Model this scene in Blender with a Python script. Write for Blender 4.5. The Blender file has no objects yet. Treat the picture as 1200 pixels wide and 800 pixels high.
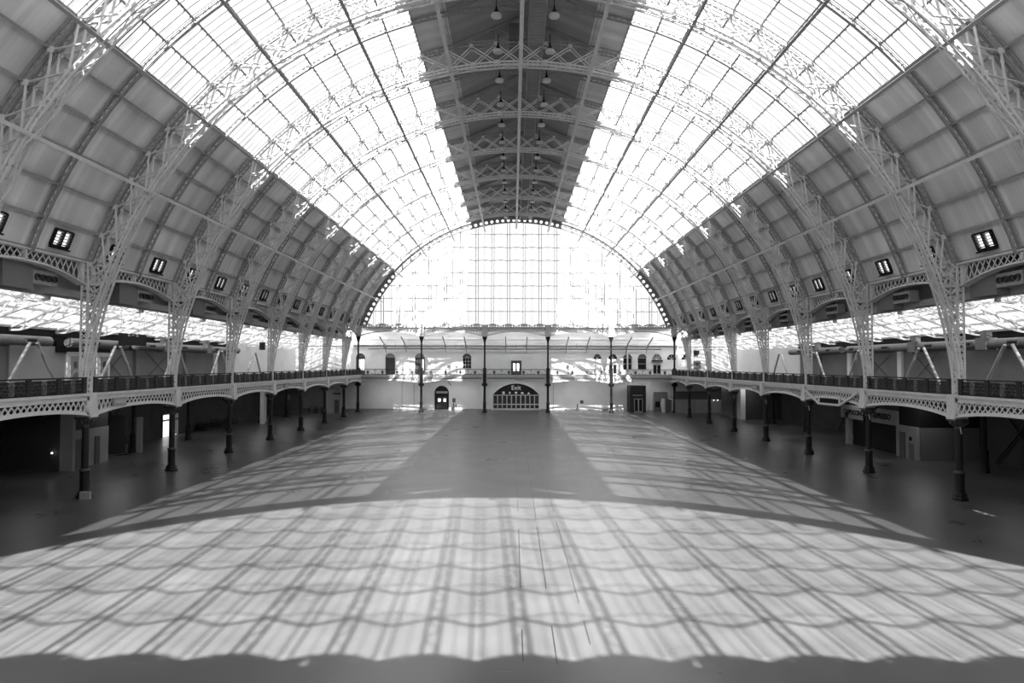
import bpy, math, random
from mathutils import Vector, Matrix
from mathutils.geometry import tessellate_polygon
random.seed(7)
PI = math.pi; D = math.radians
SC = bpy.context.scene; COL = SC.collection

# ------------------------------------------------------------------ dimensions (metres)
S = 10.0                     # bay
Y0 = 39.4                    # row 0
def row(k): return Y0 + S * k
YN, YF = row(-4), row(7)     # near gable, far gable
YW = 115.5                   # far wall
XC = 25.0                    # column line
XW = 36.8                    # side wall
DECK = 5.9
OC, OR = 4.8, 26.3           # roof skin circle
IC, IR = 4.4, 24.75          # rib intrados circle
STEP = D(3.95)

# ------------------------------------------------------------------ materials
def mat(name, col, rough=0.6, metal=0.0, noise=0.0, scale=3.0, bump=0.0, spec=0.5, emit=0.0):
    m = bpy.data.materials.new(name); m.use_nodes = True
    nt = m.node_tree; b = nt.nodes['Principled BSDF']
    b.inputs['Roughness'].default_value = rough; b.inputs['Metallic'].default_value = metal
    b.inputs['Specular IOR Level'].default_value = spec
    c = (col, col, col, 1)
    b.inputs['Base Color'].default_value = c
    if noise or bump:
        tc = nt.nodes.new('ShaderNodeTexCoord'); n = nt.nodes.new('ShaderNodeTexNoise')
        n.inputs['Scale'].default_value = scale; n.inputs['Detail'].default_value = 5
        nt.links.new(tc.outputs['Object'], n.inputs['Vector'])
        if noise:
            r = nt.nodes.new('ShaderNodeMapRange')
            r.inputs['From Min'].default_value = .3; r.inputs['From Max'].default_value = .7
            r.inputs['To Min'].default_value = col * (1 - noise); r.inputs['To Max'].default_value = min(1, col * (1 + noise))
            nt.links.new(n.outputs['Fac'], r.inputs['Value']); nt.links.new(r.outputs['Result'], b.inputs['Base Color'])
        if bump:
            bp = nt.nodes.new('ShaderNodeBump'); bp.inputs['Strength'].default_value = bump; bp.inputs['Distance'].default_value = .05
            nt.links.new(n.outputs['Fac'], bp.inputs['Height']); nt.links.new(bp.outputs['Normal'], b.inputs['Normal'])
    if emit:
        b.inputs['Emission Color'].default_value = (1, 1, 1, 1); b.inputs['Emission Strength'].default_value = emit
    return m

def mat_boards(name, col):
    # boards running across the roof; grooves every 0.3 m along the hall, cover strips every 0.9 m
    m = mat(name, col, .7); nt = m.node_tree; b = nt.nodes['Principled BSDF']; L = nt.links.new
    tc = nt.nodes.new('ShaderNodeTexCoord'); sp = nt.nodes.new('ShaderNodeSeparateXYZ'); L(tc.outputs['Object'], sp.inputs[0])
    def wave(per, width):
        d = nt.nodes.new('ShaderNodeMath'); d.operation = 'DIVIDE'; d.inputs[1].default_value = per; L(sp.outputs['Y'], d.inputs[0])
        f = nt.nodes.new('ShaderNodeMath'); f.operation = 'FRACT'; L(d.outputs[0], f.inputs[0])
        g = nt.nodes.new('ShaderNodeMath'); g.operation = 'GREATER_THAN'; g.inputs[1].default_value = width; L(f.outputs[0], g.inputs[0])
        fl = nt.nodes.new('ShaderNodeMath'); fl.operation = 'FLOOR'; L(d.outputs[0], fl.inputs[0])
        return g, fl
    g1, f1 = wave(.3, .1); g2, f2 = wave(.9, .07)
    wn = nt.nodes.new('ShaderNodeTexWhiteNoise'); wn.noise_dimensions = '1D'; L(f1.outputs[0], wn.inputs['W'])
    ns = nt.nodes.new('ShaderNodeTexNoise'); ns.inputs['Scale'].default_value = .35; ns.inputs['Detail'].default_value = 4; L(tc.outputs['Object'], ns.inputs['Vector'])
    a = nt.nodes.new('ShaderNodeMapRange'); a.inputs['To Min'].default_value = .88; a.inputs['To Max'].default_value = 1.1; L(wn.outputs['Value'], a.inputs['Value'])
    a2 = nt.nodes.new('ShaderNodeMapRange'); a2.inputs['From Min'].default_value = .3; a2.inputs['From Max'].default_value = .7
    a2.inputs['To Min'].default_value = .85 * col; a2.inputs['To Max'].default_value = 1.15 * col; L(ns.outputs['Fac'], a2.inputs['Value'])
    mu = nt.nodes.new('ShaderNodeMath'); mu.operation = 'MULTIPLY'; L(a.outputs['Result'], mu.inputs[0]); L(a2.outputs['Result'], mu.inputs[1])
    L(mu.outputs[0], b.inputs['Base Color'])
    h = nt.nodes.new('ShaderNodeMath'); h.operation = 'ADD'; L(g1.outputs[0], h.inputs[0]); L(g2.outputs[0], h.inputs[1])
    bp = nt.nodes.new('ShaderNodeBump'); bp.inputs['Strength'].default_value = .8; bp.inputs['Distance'].default_value = .04
    L(h.outputs[0], bp.inputs['Height']); L(bp.outputs['Normal'], b.inputs['Normal'])
    return m

def mat_glass(name, clear, frost, dirt=.15, scale=.6, fc=.8):
    # thin weathered glazing: clear transmission plus a frosted share that glows in daylight
    m = bpy.data.materials.new(name); m.use_nodes = True; nt = m.node_tree; nt.nodes.clear(); L = nt.links.new
    o = nt.nodes.new('ShaderNodeOutputMaterial'); t = nt.nodes.new('ShaderNodeBsdfTransparent'); f = nt.nodes.new('ShaderNodeBsdfTranslucent')
    mx = nt.nodes.new('ShaderNodeMixShader'); tc = nt.nodes.new('ShaderNodeTexCoord'); n = nt.nodes.new('ShaderNodeTexNoise')
    n.inputs['Scale'].default_value = scale; n.inputs['Detail'].default_value = 6; L(tc.outputs['Object'], n.inputs['Vector'])
    r = nt.nodes.new('ShaderNodeMapRange'); r.inputs['From Min'].default_value = .35; r.inputs['From Max'].default_value = .65
    r.inputs['To Min'].default_value = max(0, frost - dirt); r.inputs['To Max'].default_value = min(1, frost + dirt)
    L(n.outputs['Fac'], r.inputs['Value']); L(r.outputs['Result'], mx.inputs['Fac'])
    t.inputs['Color'].default_value = (clear, clear, clear, 1); f.inputs['Color'].default_value = (fc, fc, fc, 1)
    L(t.outputs[0], mx.inputs[1]); L(f.outputs[0], mx.inputs[2]); L(mx.outputs[0], o.inputs['Surface'])
    return m

def mat_floor():
    m = mat('painted_floor', .12, .34, spec=.55); nt = m.node_tree; b = nt.nodes['Principled BSDF']; L = nt.links.new
    tc = nt.nodes.new('ShaderNodeTexCoord'); sp = nt.nodes.new('ShaderNodeSeparateXYZ'); L(tc.outputs['Object'], sp.inputs[0])
    n1 = nt.nodes.new('ShaderNodeTexNoise'); n1.inputs['Scale'].default_value = .35; n1.inputs['Detail'].default_value = 4; n1.inputs['Roughness'].default_value = .5
    L(tc.outputs['Object'], n1.inputs['Vector'])
    mp = nt.nodes.new('ShaderNodeMapping'); mp.inputs['Scale'].default_value = (.5, 3.5, 1); L(tc.outputs['Object'], mp.inputs['Vector'])
    n2 = nt.nodes.new('ShaderNodeTexNoise'); n2.inputs['Scale'].default_value = 1.3; n2.inputs['Detail'].default_value = 8; L(mp.outputs[0], n2.inputs['Vector'])
    r1 = nt.nodes.new('ShaderNodeMapRange'); r1.inputs['From Min'].default_value = .3; r1.inputs['From Max'].default_value = .7
    r1.inputs['To Min'].default_value = .095; r1.inputs['To Max'].default_value = .135; L(n1.outputs['Fac'], r1.inputs['Value'])
    # pale scuffs
    r2 = nt.nodes.new('ShaderNodeMapRange'); r2.inputs['From Min'].default_value = .68; r2.inputs['From Max'].default_value = .74
    r2.inputs['To Min'].default_value = 0; r2.inputs['To Max'].default_value = .07; L(n2.outputs['Fac'], r2.inputs['Value'])
    ad = nt.nodes.new('ShaderNodeMath'); ad.operation = 'ADD'; L(r1.outputs['Result'], ad.inputs[0]); L(r2.outputs['Result'], ad.inputs[1])
    # service-duct seams running down the hall, broken here and there
    def seam(src, per, off, w):
        a = nt.nodes.new('ShaderNodeMath'); a.operation = 'ADD'; a.inputs[1].default_value = off; L(sp.outputs[src], a.inputs[0])
        d = nt.nodes.new('ShaderNodeMath'); d.operation = 'DIVIDE'; d.inputs[1].default_value = per; L(a.outputs[0], d.inputs[0])
        f = nt.nodes.new('ShaderNodeMath'); f.operation = 'FRACT'; L(d.outputs[0], f.inputs[0])
        g = nt.nodes.new('ShaderNodeMath'); g.operation = 'LESS_THAN'; g.inputs[1].default_value = w / per; L(f.outputs[0], g.inputs[0])
        return g
    s1 = seam('X', 400.0, .25, .035); s2 = seam('X', 400.0, -.62, .035); s3 = seam('X', 400.0, -1.6, .03)
    n3 = nt.nodes.new('ShaderNodeTexNoise'); n3.inputs['Scale'].default_value = .25; L(tc.outputs['Object'], n3.inputs['Vector'])
    gt = nt.nodes.new('ShaderNodeMath'); gt.operation = 'GREATER_THAN'; gt.inputs[1].default_value = .47; L(n3.outputs['Fac'], gt.inputs[0])
    mx1 = nt.nodes.new('ShaderNodeMath'); mx1.operation = 'MAXIMUM'; L(s1.outputs[0], mx1.inputs[0]); L(s2.outputs[0], mx1.inputs[1])
    mx2 = nt.nodes.new('ShaderNodeMath'); mx2.operation = 'MAXIMUM'; L(mx1.outputs[0], mx2.inputs[0]); L(s3.outputs[0], mx2.inputs[1])
    mm = nt.nodes.new('ShaderNodeMath'); mm.operation = 'MULTIPLY'; L(mx2.outputs[0], mm.inputs[0]); L(gt.outputs[0], mm.inputs[1])
    m2 = nt.nodes.new('ShaderNodeMath'); m2.operation = 'MULTIPLY'; m2.inputs[1].default_value = .1; L(mm.outputs[0], m2.inputs[0])
    sb = nt.nodes.new('ShaderNodeMath'); sb.operation = 'SUBTRACT'; sb.use_clamp = True; L(ad.outputs[0], sb.inputs[0]); L(m2.outputs[0], sb.inputs[1])
    L(sb.outputs[0], b.inputs['Base Color'])
    r3 = nt.nodes.new('ShaderNodeMapRange'); r3.inputs['From Min'].default_value = .3; r3.inputs['From Max'].default_value = .7
    r3.inputs['To Min'].default_value = .27; r3.inputs['To Max'].default_value = .36; L(n1.outputs['Fac'], r3.inputs['Value']); L(r3.outputs['Result'], b.inputs['Roughness'])
    return m

M = dict(
    white=mat('white_painted_iron', .78, .45, noise=.08, scale=2),
    grey=mat('grey_painted_iron', .36, .5, noise=.1, scale=2),
    iron=mat('dark_painted_iron', .018, .5, spec=.3, noise=.3, scale=3),
    ironl=mat('worn_dark_iron', .07, .4, noise=.4, scale=8),
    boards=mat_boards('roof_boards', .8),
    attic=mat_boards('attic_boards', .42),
    glass=mat_glass('roof_glazing', .47, .06, .04),
    gable=mat_glass('gable_glazing', .9, .1, .03),
    frost=mat_glass('aisle_glazing', .5, .85, .15, 1.5, .17), endglass=mat_glass('end_glazing', .6, 1, 0, 1, 1.0),
    plaster=mat('pale_plaster', .88, .8, noise=.05, scale=.6),
    plasterw=mat('white_plaster', .88, .8, noise=.04, scale=.6),
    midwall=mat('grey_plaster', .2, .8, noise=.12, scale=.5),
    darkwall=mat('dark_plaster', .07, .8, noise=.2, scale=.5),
    black=mat('black_board', .01, .7, spec=.3),
    panel=mat('white_panel', .38, .6, noise=.05, scale=1),
    door=mat('grey_door', .1, .5, noise=.1, scale=2),
    dglass=mat('dark_window_glass', .02, .08),
    frame=mat('white_joinery', .6, .5),
    metal=mat('galvanised_duct', .17, .5, metal=0, noise=.15, scale=2),
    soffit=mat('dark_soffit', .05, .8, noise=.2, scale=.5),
    lit=mat('glowing_pane', .8, .5, emit=1.6),  # glow put into the panes to stand for daylight behind
    lamp=mat('lamp_diffuser', .75, .4),
    letter=mat('white_lettering', .75, .5, emit=.15),  # slight glow put into the lettering to brighten it
    floor=mat_floor(),
)

# ------------------------------------------------------------------ mesh building
class MB:
    def __init__(s): s.v = []; s.f = []; s.sm = []
    def add(s, vs, fs, smooth=False):
        o = len(s.v); s.v += [tuple(x) for x in vs]; s.f += [tuple(i + o for i in f) for f in fs]; s.sm += [smooth] * len(fs)
    def bar(s, p, q, w=.1, h=.1, up=(0, 0, 1), caps=False):
        p = Vector(p); q = Vector(q); d = (q - p)
        if d.length < 1e-6: return
        d.normalize(); u = Vector(up)
        if abs(d.dot(u)) > .99: u = Vector((1, 0, 0)) if abs(d.x) < .9 else Vector((0, 1, 0))
        a = d.cross(u).normalized(); b = a.cross(d).normalized(); a *= w / 2; b *= h / 2
        vs = [p - a - b, p + a - b, p + a + b, p - a + b, q - a - b, q + a - b, q + a + b, q - a + b]
        fs = [(0, 1, 5, 4), (1, 2, 6, 5), (2, 3, 7, 6), (3, 0, 4, 7)]
        if caps: fs += [(3, 2, 1, 0), (4, 5, 6, 7)]
        s.add(vs, fs)
    def box(s, x0, x1, y0, y1, z0, z1):
        vs = [(x0, y0, z0), (x1, y0, z0), (x1, y1, z0), (x0, y1, z0), (x0, y0, z1), (x1, y0, z1), (x1, y1, z1), (x0, y1, z1)]
        s.add(vs, [(3, 2, 1, 0), (4, 5, 6, 7), (0, 1, 5, 4), (1, 2, 6, 5), (2, 3, 7, 6), (3, 0, 4, 7)])
    def tube(s, p, q, r, n=10, caps=True, r2=None):
        p = Vector(p); q = Vector(q); d = (q - p).normalized(); r2 = r if r2 is None else r2
        u = Vector((0, 0, 1)) if abs(d.z) < .9 else Vector((1, 0, 0)); a = d.cross(u).normalized(); b = a.cross(d)
        vs = []
        for c, rr in ((p, r), (q, r2)):
            for i in range(n):
                t = 2 * PI * i / n; vs.append(c + a * rr * math.cos(t) + b * rr * math.sin(t))
        s.add(vs, [(i, (i + 1) % n, n + (i + 1) % n, n + i) for i in range(n)], True)
        if caps: s.add(vs, [tuple(range(n))[::-1], tuple(range(n, 2 * n))])
    def lathe(s, prof, c=(0, 0, 0), n=16, smooth=True, rot=0.):
        vs = []
        for r, z in prof:
            for i in range(n):
                t = 2 * PI * (i + rot) / n; vs.append((c[0] + r * math.cos(t), c[1] + r * math.sin(t), c[2] + z))
        fs = []
        for j in range(len(prof) - 1):
            for i in range(n):
                k = (i + 1) % n; fs.append((j * n + i, j * n + k, (j + 1) * n + k, (j + 1) * n + i))
        s.add(vs, fs, smooth)
        m = len(prof) - 1
        s.add([vs[i] for i in range(n)], [tuple(range(n))[::-1]]); s.add([vs[m * n + i] for i in range(n)], [tuple(range(n))])
    def sweep(s, pts, frames, w, h):
        # rectangular section swept along pts; frames = (a, b) unit vectors
        vs = []
        for p, (a, b) in zip(pts, frames):
            p = Vector(p); a = Vector(a) * w / 2; b = Vector(b) * h / 2
            vs += [p - a - b, p + a - b, p + a + b, p - a + b]
        fs = []
        for i in range(len(pts) - 1):
            o = 4 * i
            for j in range(4): fs.append((o + j, o + (j + 1) % 4, o + 4 + (j + 1) % 4, o + 4 + j))
        fs += [(3, 2, 1, 0), tuple(4 * (len(pts) - 1) + j for j in range(4))]
        s.add(vs, fs)
    def arc(s, c, r, a0, a1, y, w, h, step=D(2)):
        # arc in the XZ plane about (0, c); angle from the crown, + towards +x; w along y, h radial
        n = max(2, int(abs(a1 - a0) / step + .5)); pts = []; fr = []
        for i in range(n + 1):
            a = a0 + (a1 - a0) * i / n; rad = (math.sin(a), 0, math.cos(a))
            pts.append((r * rad[0], y, c + r * rad[2])); fr.append(((0, 1, 0), rad))
        s.sweep(pts, fr, w, h)
    def ring(s, c, R, w, d, ax='y', n=12):
        # flat ring (outer radius R, band w, depth d) facing axis ax
        vs = []
        for dd in (-d / 2, d / 2):
            for rr in (R, R - w):
                for i in range(n):
                    t = 2 * PI * i / n; u, v = rr * math.cos(t), rr * math.sin(t)
                    vs.append((c[0] + u, c[1] + dd, c[2] + v) if ax == 'y' else (c[0] + dd, c[1] + u, c[2] + v))
        fs = []
        for i in range(n):
            j = (i + 1) % n
            fs += [(i, j, n + j, n + i), (2 * n + i, 3 * n + i, 3 * n + j, 2 * n + j), (i, 2 * n + i, 2 * n + j, j), (n + i, n + j, 3 * n + j, 3 * n + i)]
        s.add(vs, fs)
    def plate(s, outline, holes, y0, y1):
        # XZ outline with holes, thickness from y0 to y1
        loops = [outline] + list(holes); flat = [p for l in loops for p in l]
        tris = tessellate_polygon([[Vector((p[0], p[1], 0)) for p in l] for l in loops]); n = len(flat)
        vs = [(p[0], y0, p[1]) for p in flat] + [(p[0], y1, p[1]) for p in flat]
        fs = [tuple(t) for t in tris] + [tuple(i + n for i in t[::-1]) for t in tris]
        o = 0
        for l in loops:
            k = len(l)
            for i in range(k): fs.append((o + i, o + (i + 1) % k, n + o + (i + 1) % k, n + o + i))
            o += k
        s.add(vs, fs)
    def mesh(s, name, m):
        me = bpy.data.meshes.new(name); me.from_pydata(s.v, [], s.f); me.materials.append(m)
        me.polygons.foreach_set('use_smooth', s.sm); me.update()
        return me
    def build(s, name, m, parent=None, loc=None, rz=0.0):
        o = bpy.data.objects.new(name, s.mesh(name, m)); COL.objects.link(o)
        if parent: o.parent = parent
        if loc: o.location = loc
        if rz: o.rotation_euler = (0, 0, rz)
        return o

def empty(name, loc=(0, 0, 0), rz=0.0):
    o = bpy.data.objects.new(name, None); COL.objects.link(o); o.location = loc; o.rotation_euler = (0, 0, rz); o.empty_display_size = .3
    return o
def tag(o, label, cat, group=None):
    o['label'] = label; o['category'] = cat; o['kind'] = 'thing'
    if group: o['group'] = group
    return o
def struct(o, label=None):
    o['kind'] = 'structure'
    if label: o['label'] = label
    return o
def kids(o): return KID.get(o.name, [])
KID = {}
def part(me, name, parent, label=None):
    o = bpy.data.objects.new(name, me); COL.objects.link(o); o.parent = parent
    KID.setdefault(parent.name, []).append(o)
    if label: o['label'] = label
    return o
ORD = ['', 'second ', 'third ', 'fourth ', 'fifth ', 'sixth ', 'seventh ', 'eighth ', 'ninth ', 'tenth ', 'eleventh ', 'twelfth ', 'thirteenth ',
       'fourteenth ', 'fifteenth ', 'sixteenth ', 'seventeenth ', 'eighteenth ', 'nineteenth ', 'twentieth ', 'twenty-first ', 'twenty-second ', 'twenty-third ']
def nth(i): return ('first ' if i == 0 else ORD[i])
def onarc(c, r, a): return (r * math.sin(a), c + r * math.cos(a))
def arch_outline(x0, x1, z0, zs, n=16, flat=1.0):
    # round-headed opening: straight sides to zs, then a half ellipse
    c = (x0 + x1) / 2; r = (x1 - x0) / 2
    return [(x0, z0), (x1, z0)] + [(c + r * math.cos(PI * i / n), zs + flat * r * math.sin(PI * i / n)) for i in range(n + 1)]

# ------------------------------------------------------------------ ROOM SHELL
def slab(name, x0, x1, y0, y1, z0, z1, m, label=None):
    b = MB(); b.box(x0, x1, y0, y1, z0, z1); return struct(b.build(name, m), label)
slab('floor', -XW, XW, YN - 8.6, YW, -.3, 0, M['floor'])
for sx, nm in ((-1, 'left'), (1, 'right')):
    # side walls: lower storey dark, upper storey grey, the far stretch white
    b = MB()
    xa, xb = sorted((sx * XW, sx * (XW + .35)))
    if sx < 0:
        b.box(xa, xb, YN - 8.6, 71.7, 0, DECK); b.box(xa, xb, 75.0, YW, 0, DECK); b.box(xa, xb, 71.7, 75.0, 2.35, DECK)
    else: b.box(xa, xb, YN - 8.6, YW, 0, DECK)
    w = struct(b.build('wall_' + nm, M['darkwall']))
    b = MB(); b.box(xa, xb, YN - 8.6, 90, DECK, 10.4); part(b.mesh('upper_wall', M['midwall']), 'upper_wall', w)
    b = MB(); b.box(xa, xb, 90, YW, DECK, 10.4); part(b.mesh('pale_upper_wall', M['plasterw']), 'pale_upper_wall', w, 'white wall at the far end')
    # gallery floor
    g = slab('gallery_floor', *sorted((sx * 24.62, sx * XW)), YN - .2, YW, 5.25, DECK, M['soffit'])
slab('gallery_floor', -24.95, 24.95, YF + .12, YW, 5.25, DECK, M['door'])
slab('wall_near', -XW, XW, YN - 8.9, YN - 8.6, 0, 11, M['plaster'])
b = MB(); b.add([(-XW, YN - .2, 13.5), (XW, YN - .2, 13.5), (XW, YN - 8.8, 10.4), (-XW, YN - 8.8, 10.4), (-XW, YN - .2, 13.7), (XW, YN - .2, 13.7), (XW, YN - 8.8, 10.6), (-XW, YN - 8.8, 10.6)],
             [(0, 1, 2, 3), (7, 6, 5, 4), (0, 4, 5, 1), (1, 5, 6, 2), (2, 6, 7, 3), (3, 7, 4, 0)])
struct(b.build('ceiling_near_aisle', M['soffit']))  # unseen; made opaque to block sun below the near gable window
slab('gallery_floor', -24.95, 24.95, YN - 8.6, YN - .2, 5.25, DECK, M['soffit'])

# far wall with its openings
HOLES = []
def arched(x0, x1, z0, ztop): r = (x1 - x0) / 2; return arch_outline(x0, x1, z0, ztop - r)
o_up = {'door_a': (-26.8, -25.2, DECK + .02, 9.45), 'door_b': (-21.85, -20.2, DECK + .02, 9.45), 'door_c': (-16.9, -15.25, DECK + .02, 9.45),
        'win_a': (-8.95, -7.47, 6.85, 9.43), 'win_b': (17.85, 19.35, 6.75, 9.42), 'win_c': (20.3, 21.8, 6.75, 9.42)}
for v in o_up.values(): HOLES.append(arched(*v))
lun = [(12.92, 14.22, 8.5, 9.36), (15.4, 16.9, 8.5, 9.36), (22.72, 24.35, 8.4, 9.38), (25.2, 26.75, 8.42, 9.33), (27.63, 29.1, 8.42, 9.33)]
def lunette(x0, x1, z0, z1, n=14):
    c = (x0 + x1) / 2; return [(c + (x1 - x0) / 2 * math.cos(PI * i / n), z0 + (z1 - z0) * math.sin(PI * i / n)) for i in range(n + 1)]
for l in lun: HOLES.append(lunette(*l))
rects = [(-.75, .8, DECK + .02, 8.1), (15.5, 16.85, DECK + .02, 7.6), (22.87, 24.2, DECK + .02, 7.6)]
for x0, x1, z0, z1 in rects: HOLES.append([(x0, z0), (x1, z0), (x1, z1), (x0, z1)])
EX = (-3.85, 3.85, .02, 2.55, 4.4)
def segment_arch(x0, x1, z0, zs, zt, n=20):
    h = zt - zs; w = (x1 - x0) / 2; R = (w * w + h * h) / (2 * h); c = (x0 + x1) / 2; a = math.asin(w / R)
    return [(x0, z0), (x1, z0)] + [(c + R * math.sin(a - 2 * a * i / n), zt - R + R * math.cos(a - 2 * a * i / n)) for i in range(n + 1)]
HOLES.append(segment_arch(*EX)); GD = (-13.62, -11.2, .02, 4.0); HOLES.append(arched(*GD))
b = MB(); b.plate([(-XW, 0), (XW, 0), (XW, 11.2), (27.1, 13.4), (-27.1, 13.4), (-XW, 11.2)], HOLES, YW, YW + .5)
wall_far = struct(b.build('wall_far', M['plaster']))
b = MB()   # mouldings, pilaster strips, archivolts
for z, h, d in ((11.7, .16, .3), (11.2, .1, .14), (10.6, .14, .16), (10.15, .08, .1), (4.9, .1, .08)): b.box(-XW if z < 11 else -27, XW if z < 11 else 27, YW - d, YW, z, z + h)
for x in (-22.9, -18.5, -13.5, -6.0, 6.0, 11.6, 18.6, 27.0): b.box(x - .12, x + .12, YW - .06, YW, DECK, 10.05)
for x in (-19.2, -8.0, -4.6, 4.6, 8.4, 14.5, 15.3): b.box(x - .1, x + .1, YW - .05, YW, 0, 4.9)
for x0, x1, z0, zt in list(o_up.values()) + [(-24.4, -22.7, DECK, 9.45)]:
    c = (x0 + x1) / 2; r = (x1 - x0) / 2 + .06
    pts = [(c + r * math.cos(PI * i / 16), YW - .04, zt - r + r * math.sin(PI * i / 16)) for i in range(17)]
    b.sweep(pts, [((0, 1, 0), (math.cos(PI * i / 16), 0, math.sin(PI * i / 16))) for i in range(17)], .08, .12)
part(b.mesh('wall_moulding', M['plaster']), 'wall_moulding', wall_far)
b = MB(); b.box(-XW, -13.9, YW - .05, YW, 0, .18); b.box(-10.9, -4.1, YW - .05, YW, 0, .18); b.box(4.1, 17.8, YW - .05, YW, 0, .18)
struct(b.build('baseboard_far', M['panel']))

# glazing, doors in the far wall
def pane_bars(b, x0, x1, z0, z1, nx, nz, y, w=.05):
    for i in range(nx + 1):
        x = x0 + (x1 - x0) * i / nx; b.bar((x, y, z0), (x, y, z1), w, w, (0, 1, 0))
    for j in range(nz + 1):
        z = z0 + (z1 - z0) * j / nz; b.bar((x0, y, z), (x1, y, z), w, w)
wi = [0]
def wnum(): wi[0] += 1; return 'window_%d' % wi[0]
for key, fr, lab in (('win_a', M['frame'], 'arched window with glazing bars above the gallery, left of the centre door'),
                ('win_b', M['frame'], 'taller arched sash window in the far wall, left of its pair'), ('win_c', M['frame'], 'taller arched sash window in the far wall, right of its pair')):
    x0, x1, z0, zt = o_up[key]; r = (x1 - x0) / 2
    b = MB(); b.plate(arched(x0, x1, z0, zt), [], YW + .28, YW + .3); g = struct(b.build(wnum(), M['dglass']), lab)
    b = MB(); c = (x0 + x1) / 2; pane_bars(b, x0 + .04, x1 - .04, z0 + .04, zt - r, 3 if key == 'win_a' else 1, 3 if key == 'win_a' else 2, YW + .25, .06)
    for i in range(1, 5): a = PI * i / 5; b.bar((c, YW + .25, zt - r), (c + r * math.cos(a), YW + .25, zt - r + r * math.sin(a)), .05, .05, (0, 1, 0))
    part(b.mesh('glazing_bars', fr), 'glazing_bars', g)
    if key != 'win_a':
        b = MB(); b.plate(lunette(x0 + .1, x1 - .1, zt - r + .03, zt - .1), [], YW + .2, YW + .22); part(b.mesh('fanlight', M['midwall']), 'fanlight', g)  # paler plate imitating light reflected in the arched head
for i, l in enumerate(lun):
    b = MB(); b.plate(lunette(*l), [], YW + .22, YW + .25); g = struct(b.build(wnum(), M['dglass'] if i != 2 else M['midwall']), 'half-round fanlight in the far wall')
    b = MB(); c = (l[0] + l[1]) / 2; b.box(l[0] - .08, l[1] + .08, YW - .08, YW, l[2] - .08, l[2])
    for j in range(1, 4): a = PI * j / 4; b.bar((c, YW + .2, l[2]), (c + (l[1] - l[0]) / 2 * math.cos(a), YW + .2, l[2] + (l[3] - l[2]) * math.sin(a)), .04, .04, (0, 1, 0))
    part(b.mesh('window_sill', M['plaster']), 'window_sill', g)
di = [0]
def dnum(): di[0] += 1; return 'door_%d' % di[0]
# three arched gallery doors on the left
for key, lab in (('door_a', 'arched gallery door with tall glowing panes'), ('door_b', 'arched gallery door, dark double leaf'), ('door_c', 'arched gallery door behind the iron column')):
    x0, x1, z0, zt = o_up[key]; r = (x1 - x0) / 2; zs = zt - r
    b = MB(); b.plate(arched(x0, x1, z0, zt), [], YW + .3, YW + .36); g = struct(b.build(dnum(), M['door'] if key == 'door_a' else M['darkwall']), lab)
    b = MB(); b.box(x0, x1, YW + .2, YW + .3, zs - .15, zs + .02); c = (x0 + x1) / 2
    for s in (0, 1): b.box(c - .04 if s else x0 + .05, c + .04 if s else x0 + .13, YW + .24, YW + .3, z0, zs)
    b.box(x1 - .13, x1 - .05, YW + .24, YW + .3, z0, zs)
    part(b.mesh('door_frame', M['darkwall']), 'door_frame', g)
    if key != 'door_b':
        for s in ((0, 1, 2) if key == 'door_a' else (2,)):
            xa = x0 + .28 + s * .42
            b = MB(); b.box(xa, xa + .3, YW + .25, YW + .29, 6.6, 8.4); part(b.mesh('door_pane', M['lit']), 'door_pane', g, 'tall glowing pane')
    b = MB()
    b.plate(lunette(x0 + .1, x1 - .1, zs + .05, zt - .08), [], YW + .24, YW + .28); part(b.mesh('fanlight', M['panel'] if key != 'door_a' else M['midwall']), 'fanlight', g)
# centre gallery door with two bright panes
x0, x1, z0, z1 = rects[0]
b = MB(); b.box(x0, x1, YW + .2, YW + .28, z0, z1); g = struct(b.build(dnum(), M['door']), 'centre gallery door with two bright panes')
for xa in (-.5, .12):
    b = MB(); b.box(xa + .02, xa + .38, YW + .15, YW + .19, 6.5, 7.75); part(b.mesh('door_pane', M['lit']), 'door_pane', g, 'bright pane')
b = MB(); b.box(x0 - .1, x1 + .1, YW - .08, YW, z1, z1 + .12); b.box(x0 - .1, x0, YW - .08, YW, z0, z1); b.box(x1, x1 + .1, YW - .08, YW, z0, z1)
part(b.mesh('door_frame', M['door']), 'door_frame', g)
for x0, x1, z0, z1 in rects[1:]:
    b = MB(); b.box(x0, x1, YW + .2, YW + .26, z0, z1); g = struct(b.build(dnum(), M['frame']), 'pair of glazed gallery doors under a fanlight')
    for s in (0, 1):
        xa = x0 + .08 + s * (x1 - x0) / 2
        b = MB(); b.box(xa, xa + (x1 - x0) / 2 - .16, YW + .17, YW + .2, z0 + .2, z1 - .1); l = part(b.mesh('door_leaf', M['dglass']), 'door_leaf', g, 'dark glazed leaf')
b = MB(); b.box(22.65, 24.4, YW - .4, YW, 8.12, 8.36)
tag(b.build('door_canopy', M['black']), 'black flat canopy over the glazed gallery doors on the far wall', 'canopy')

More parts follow.
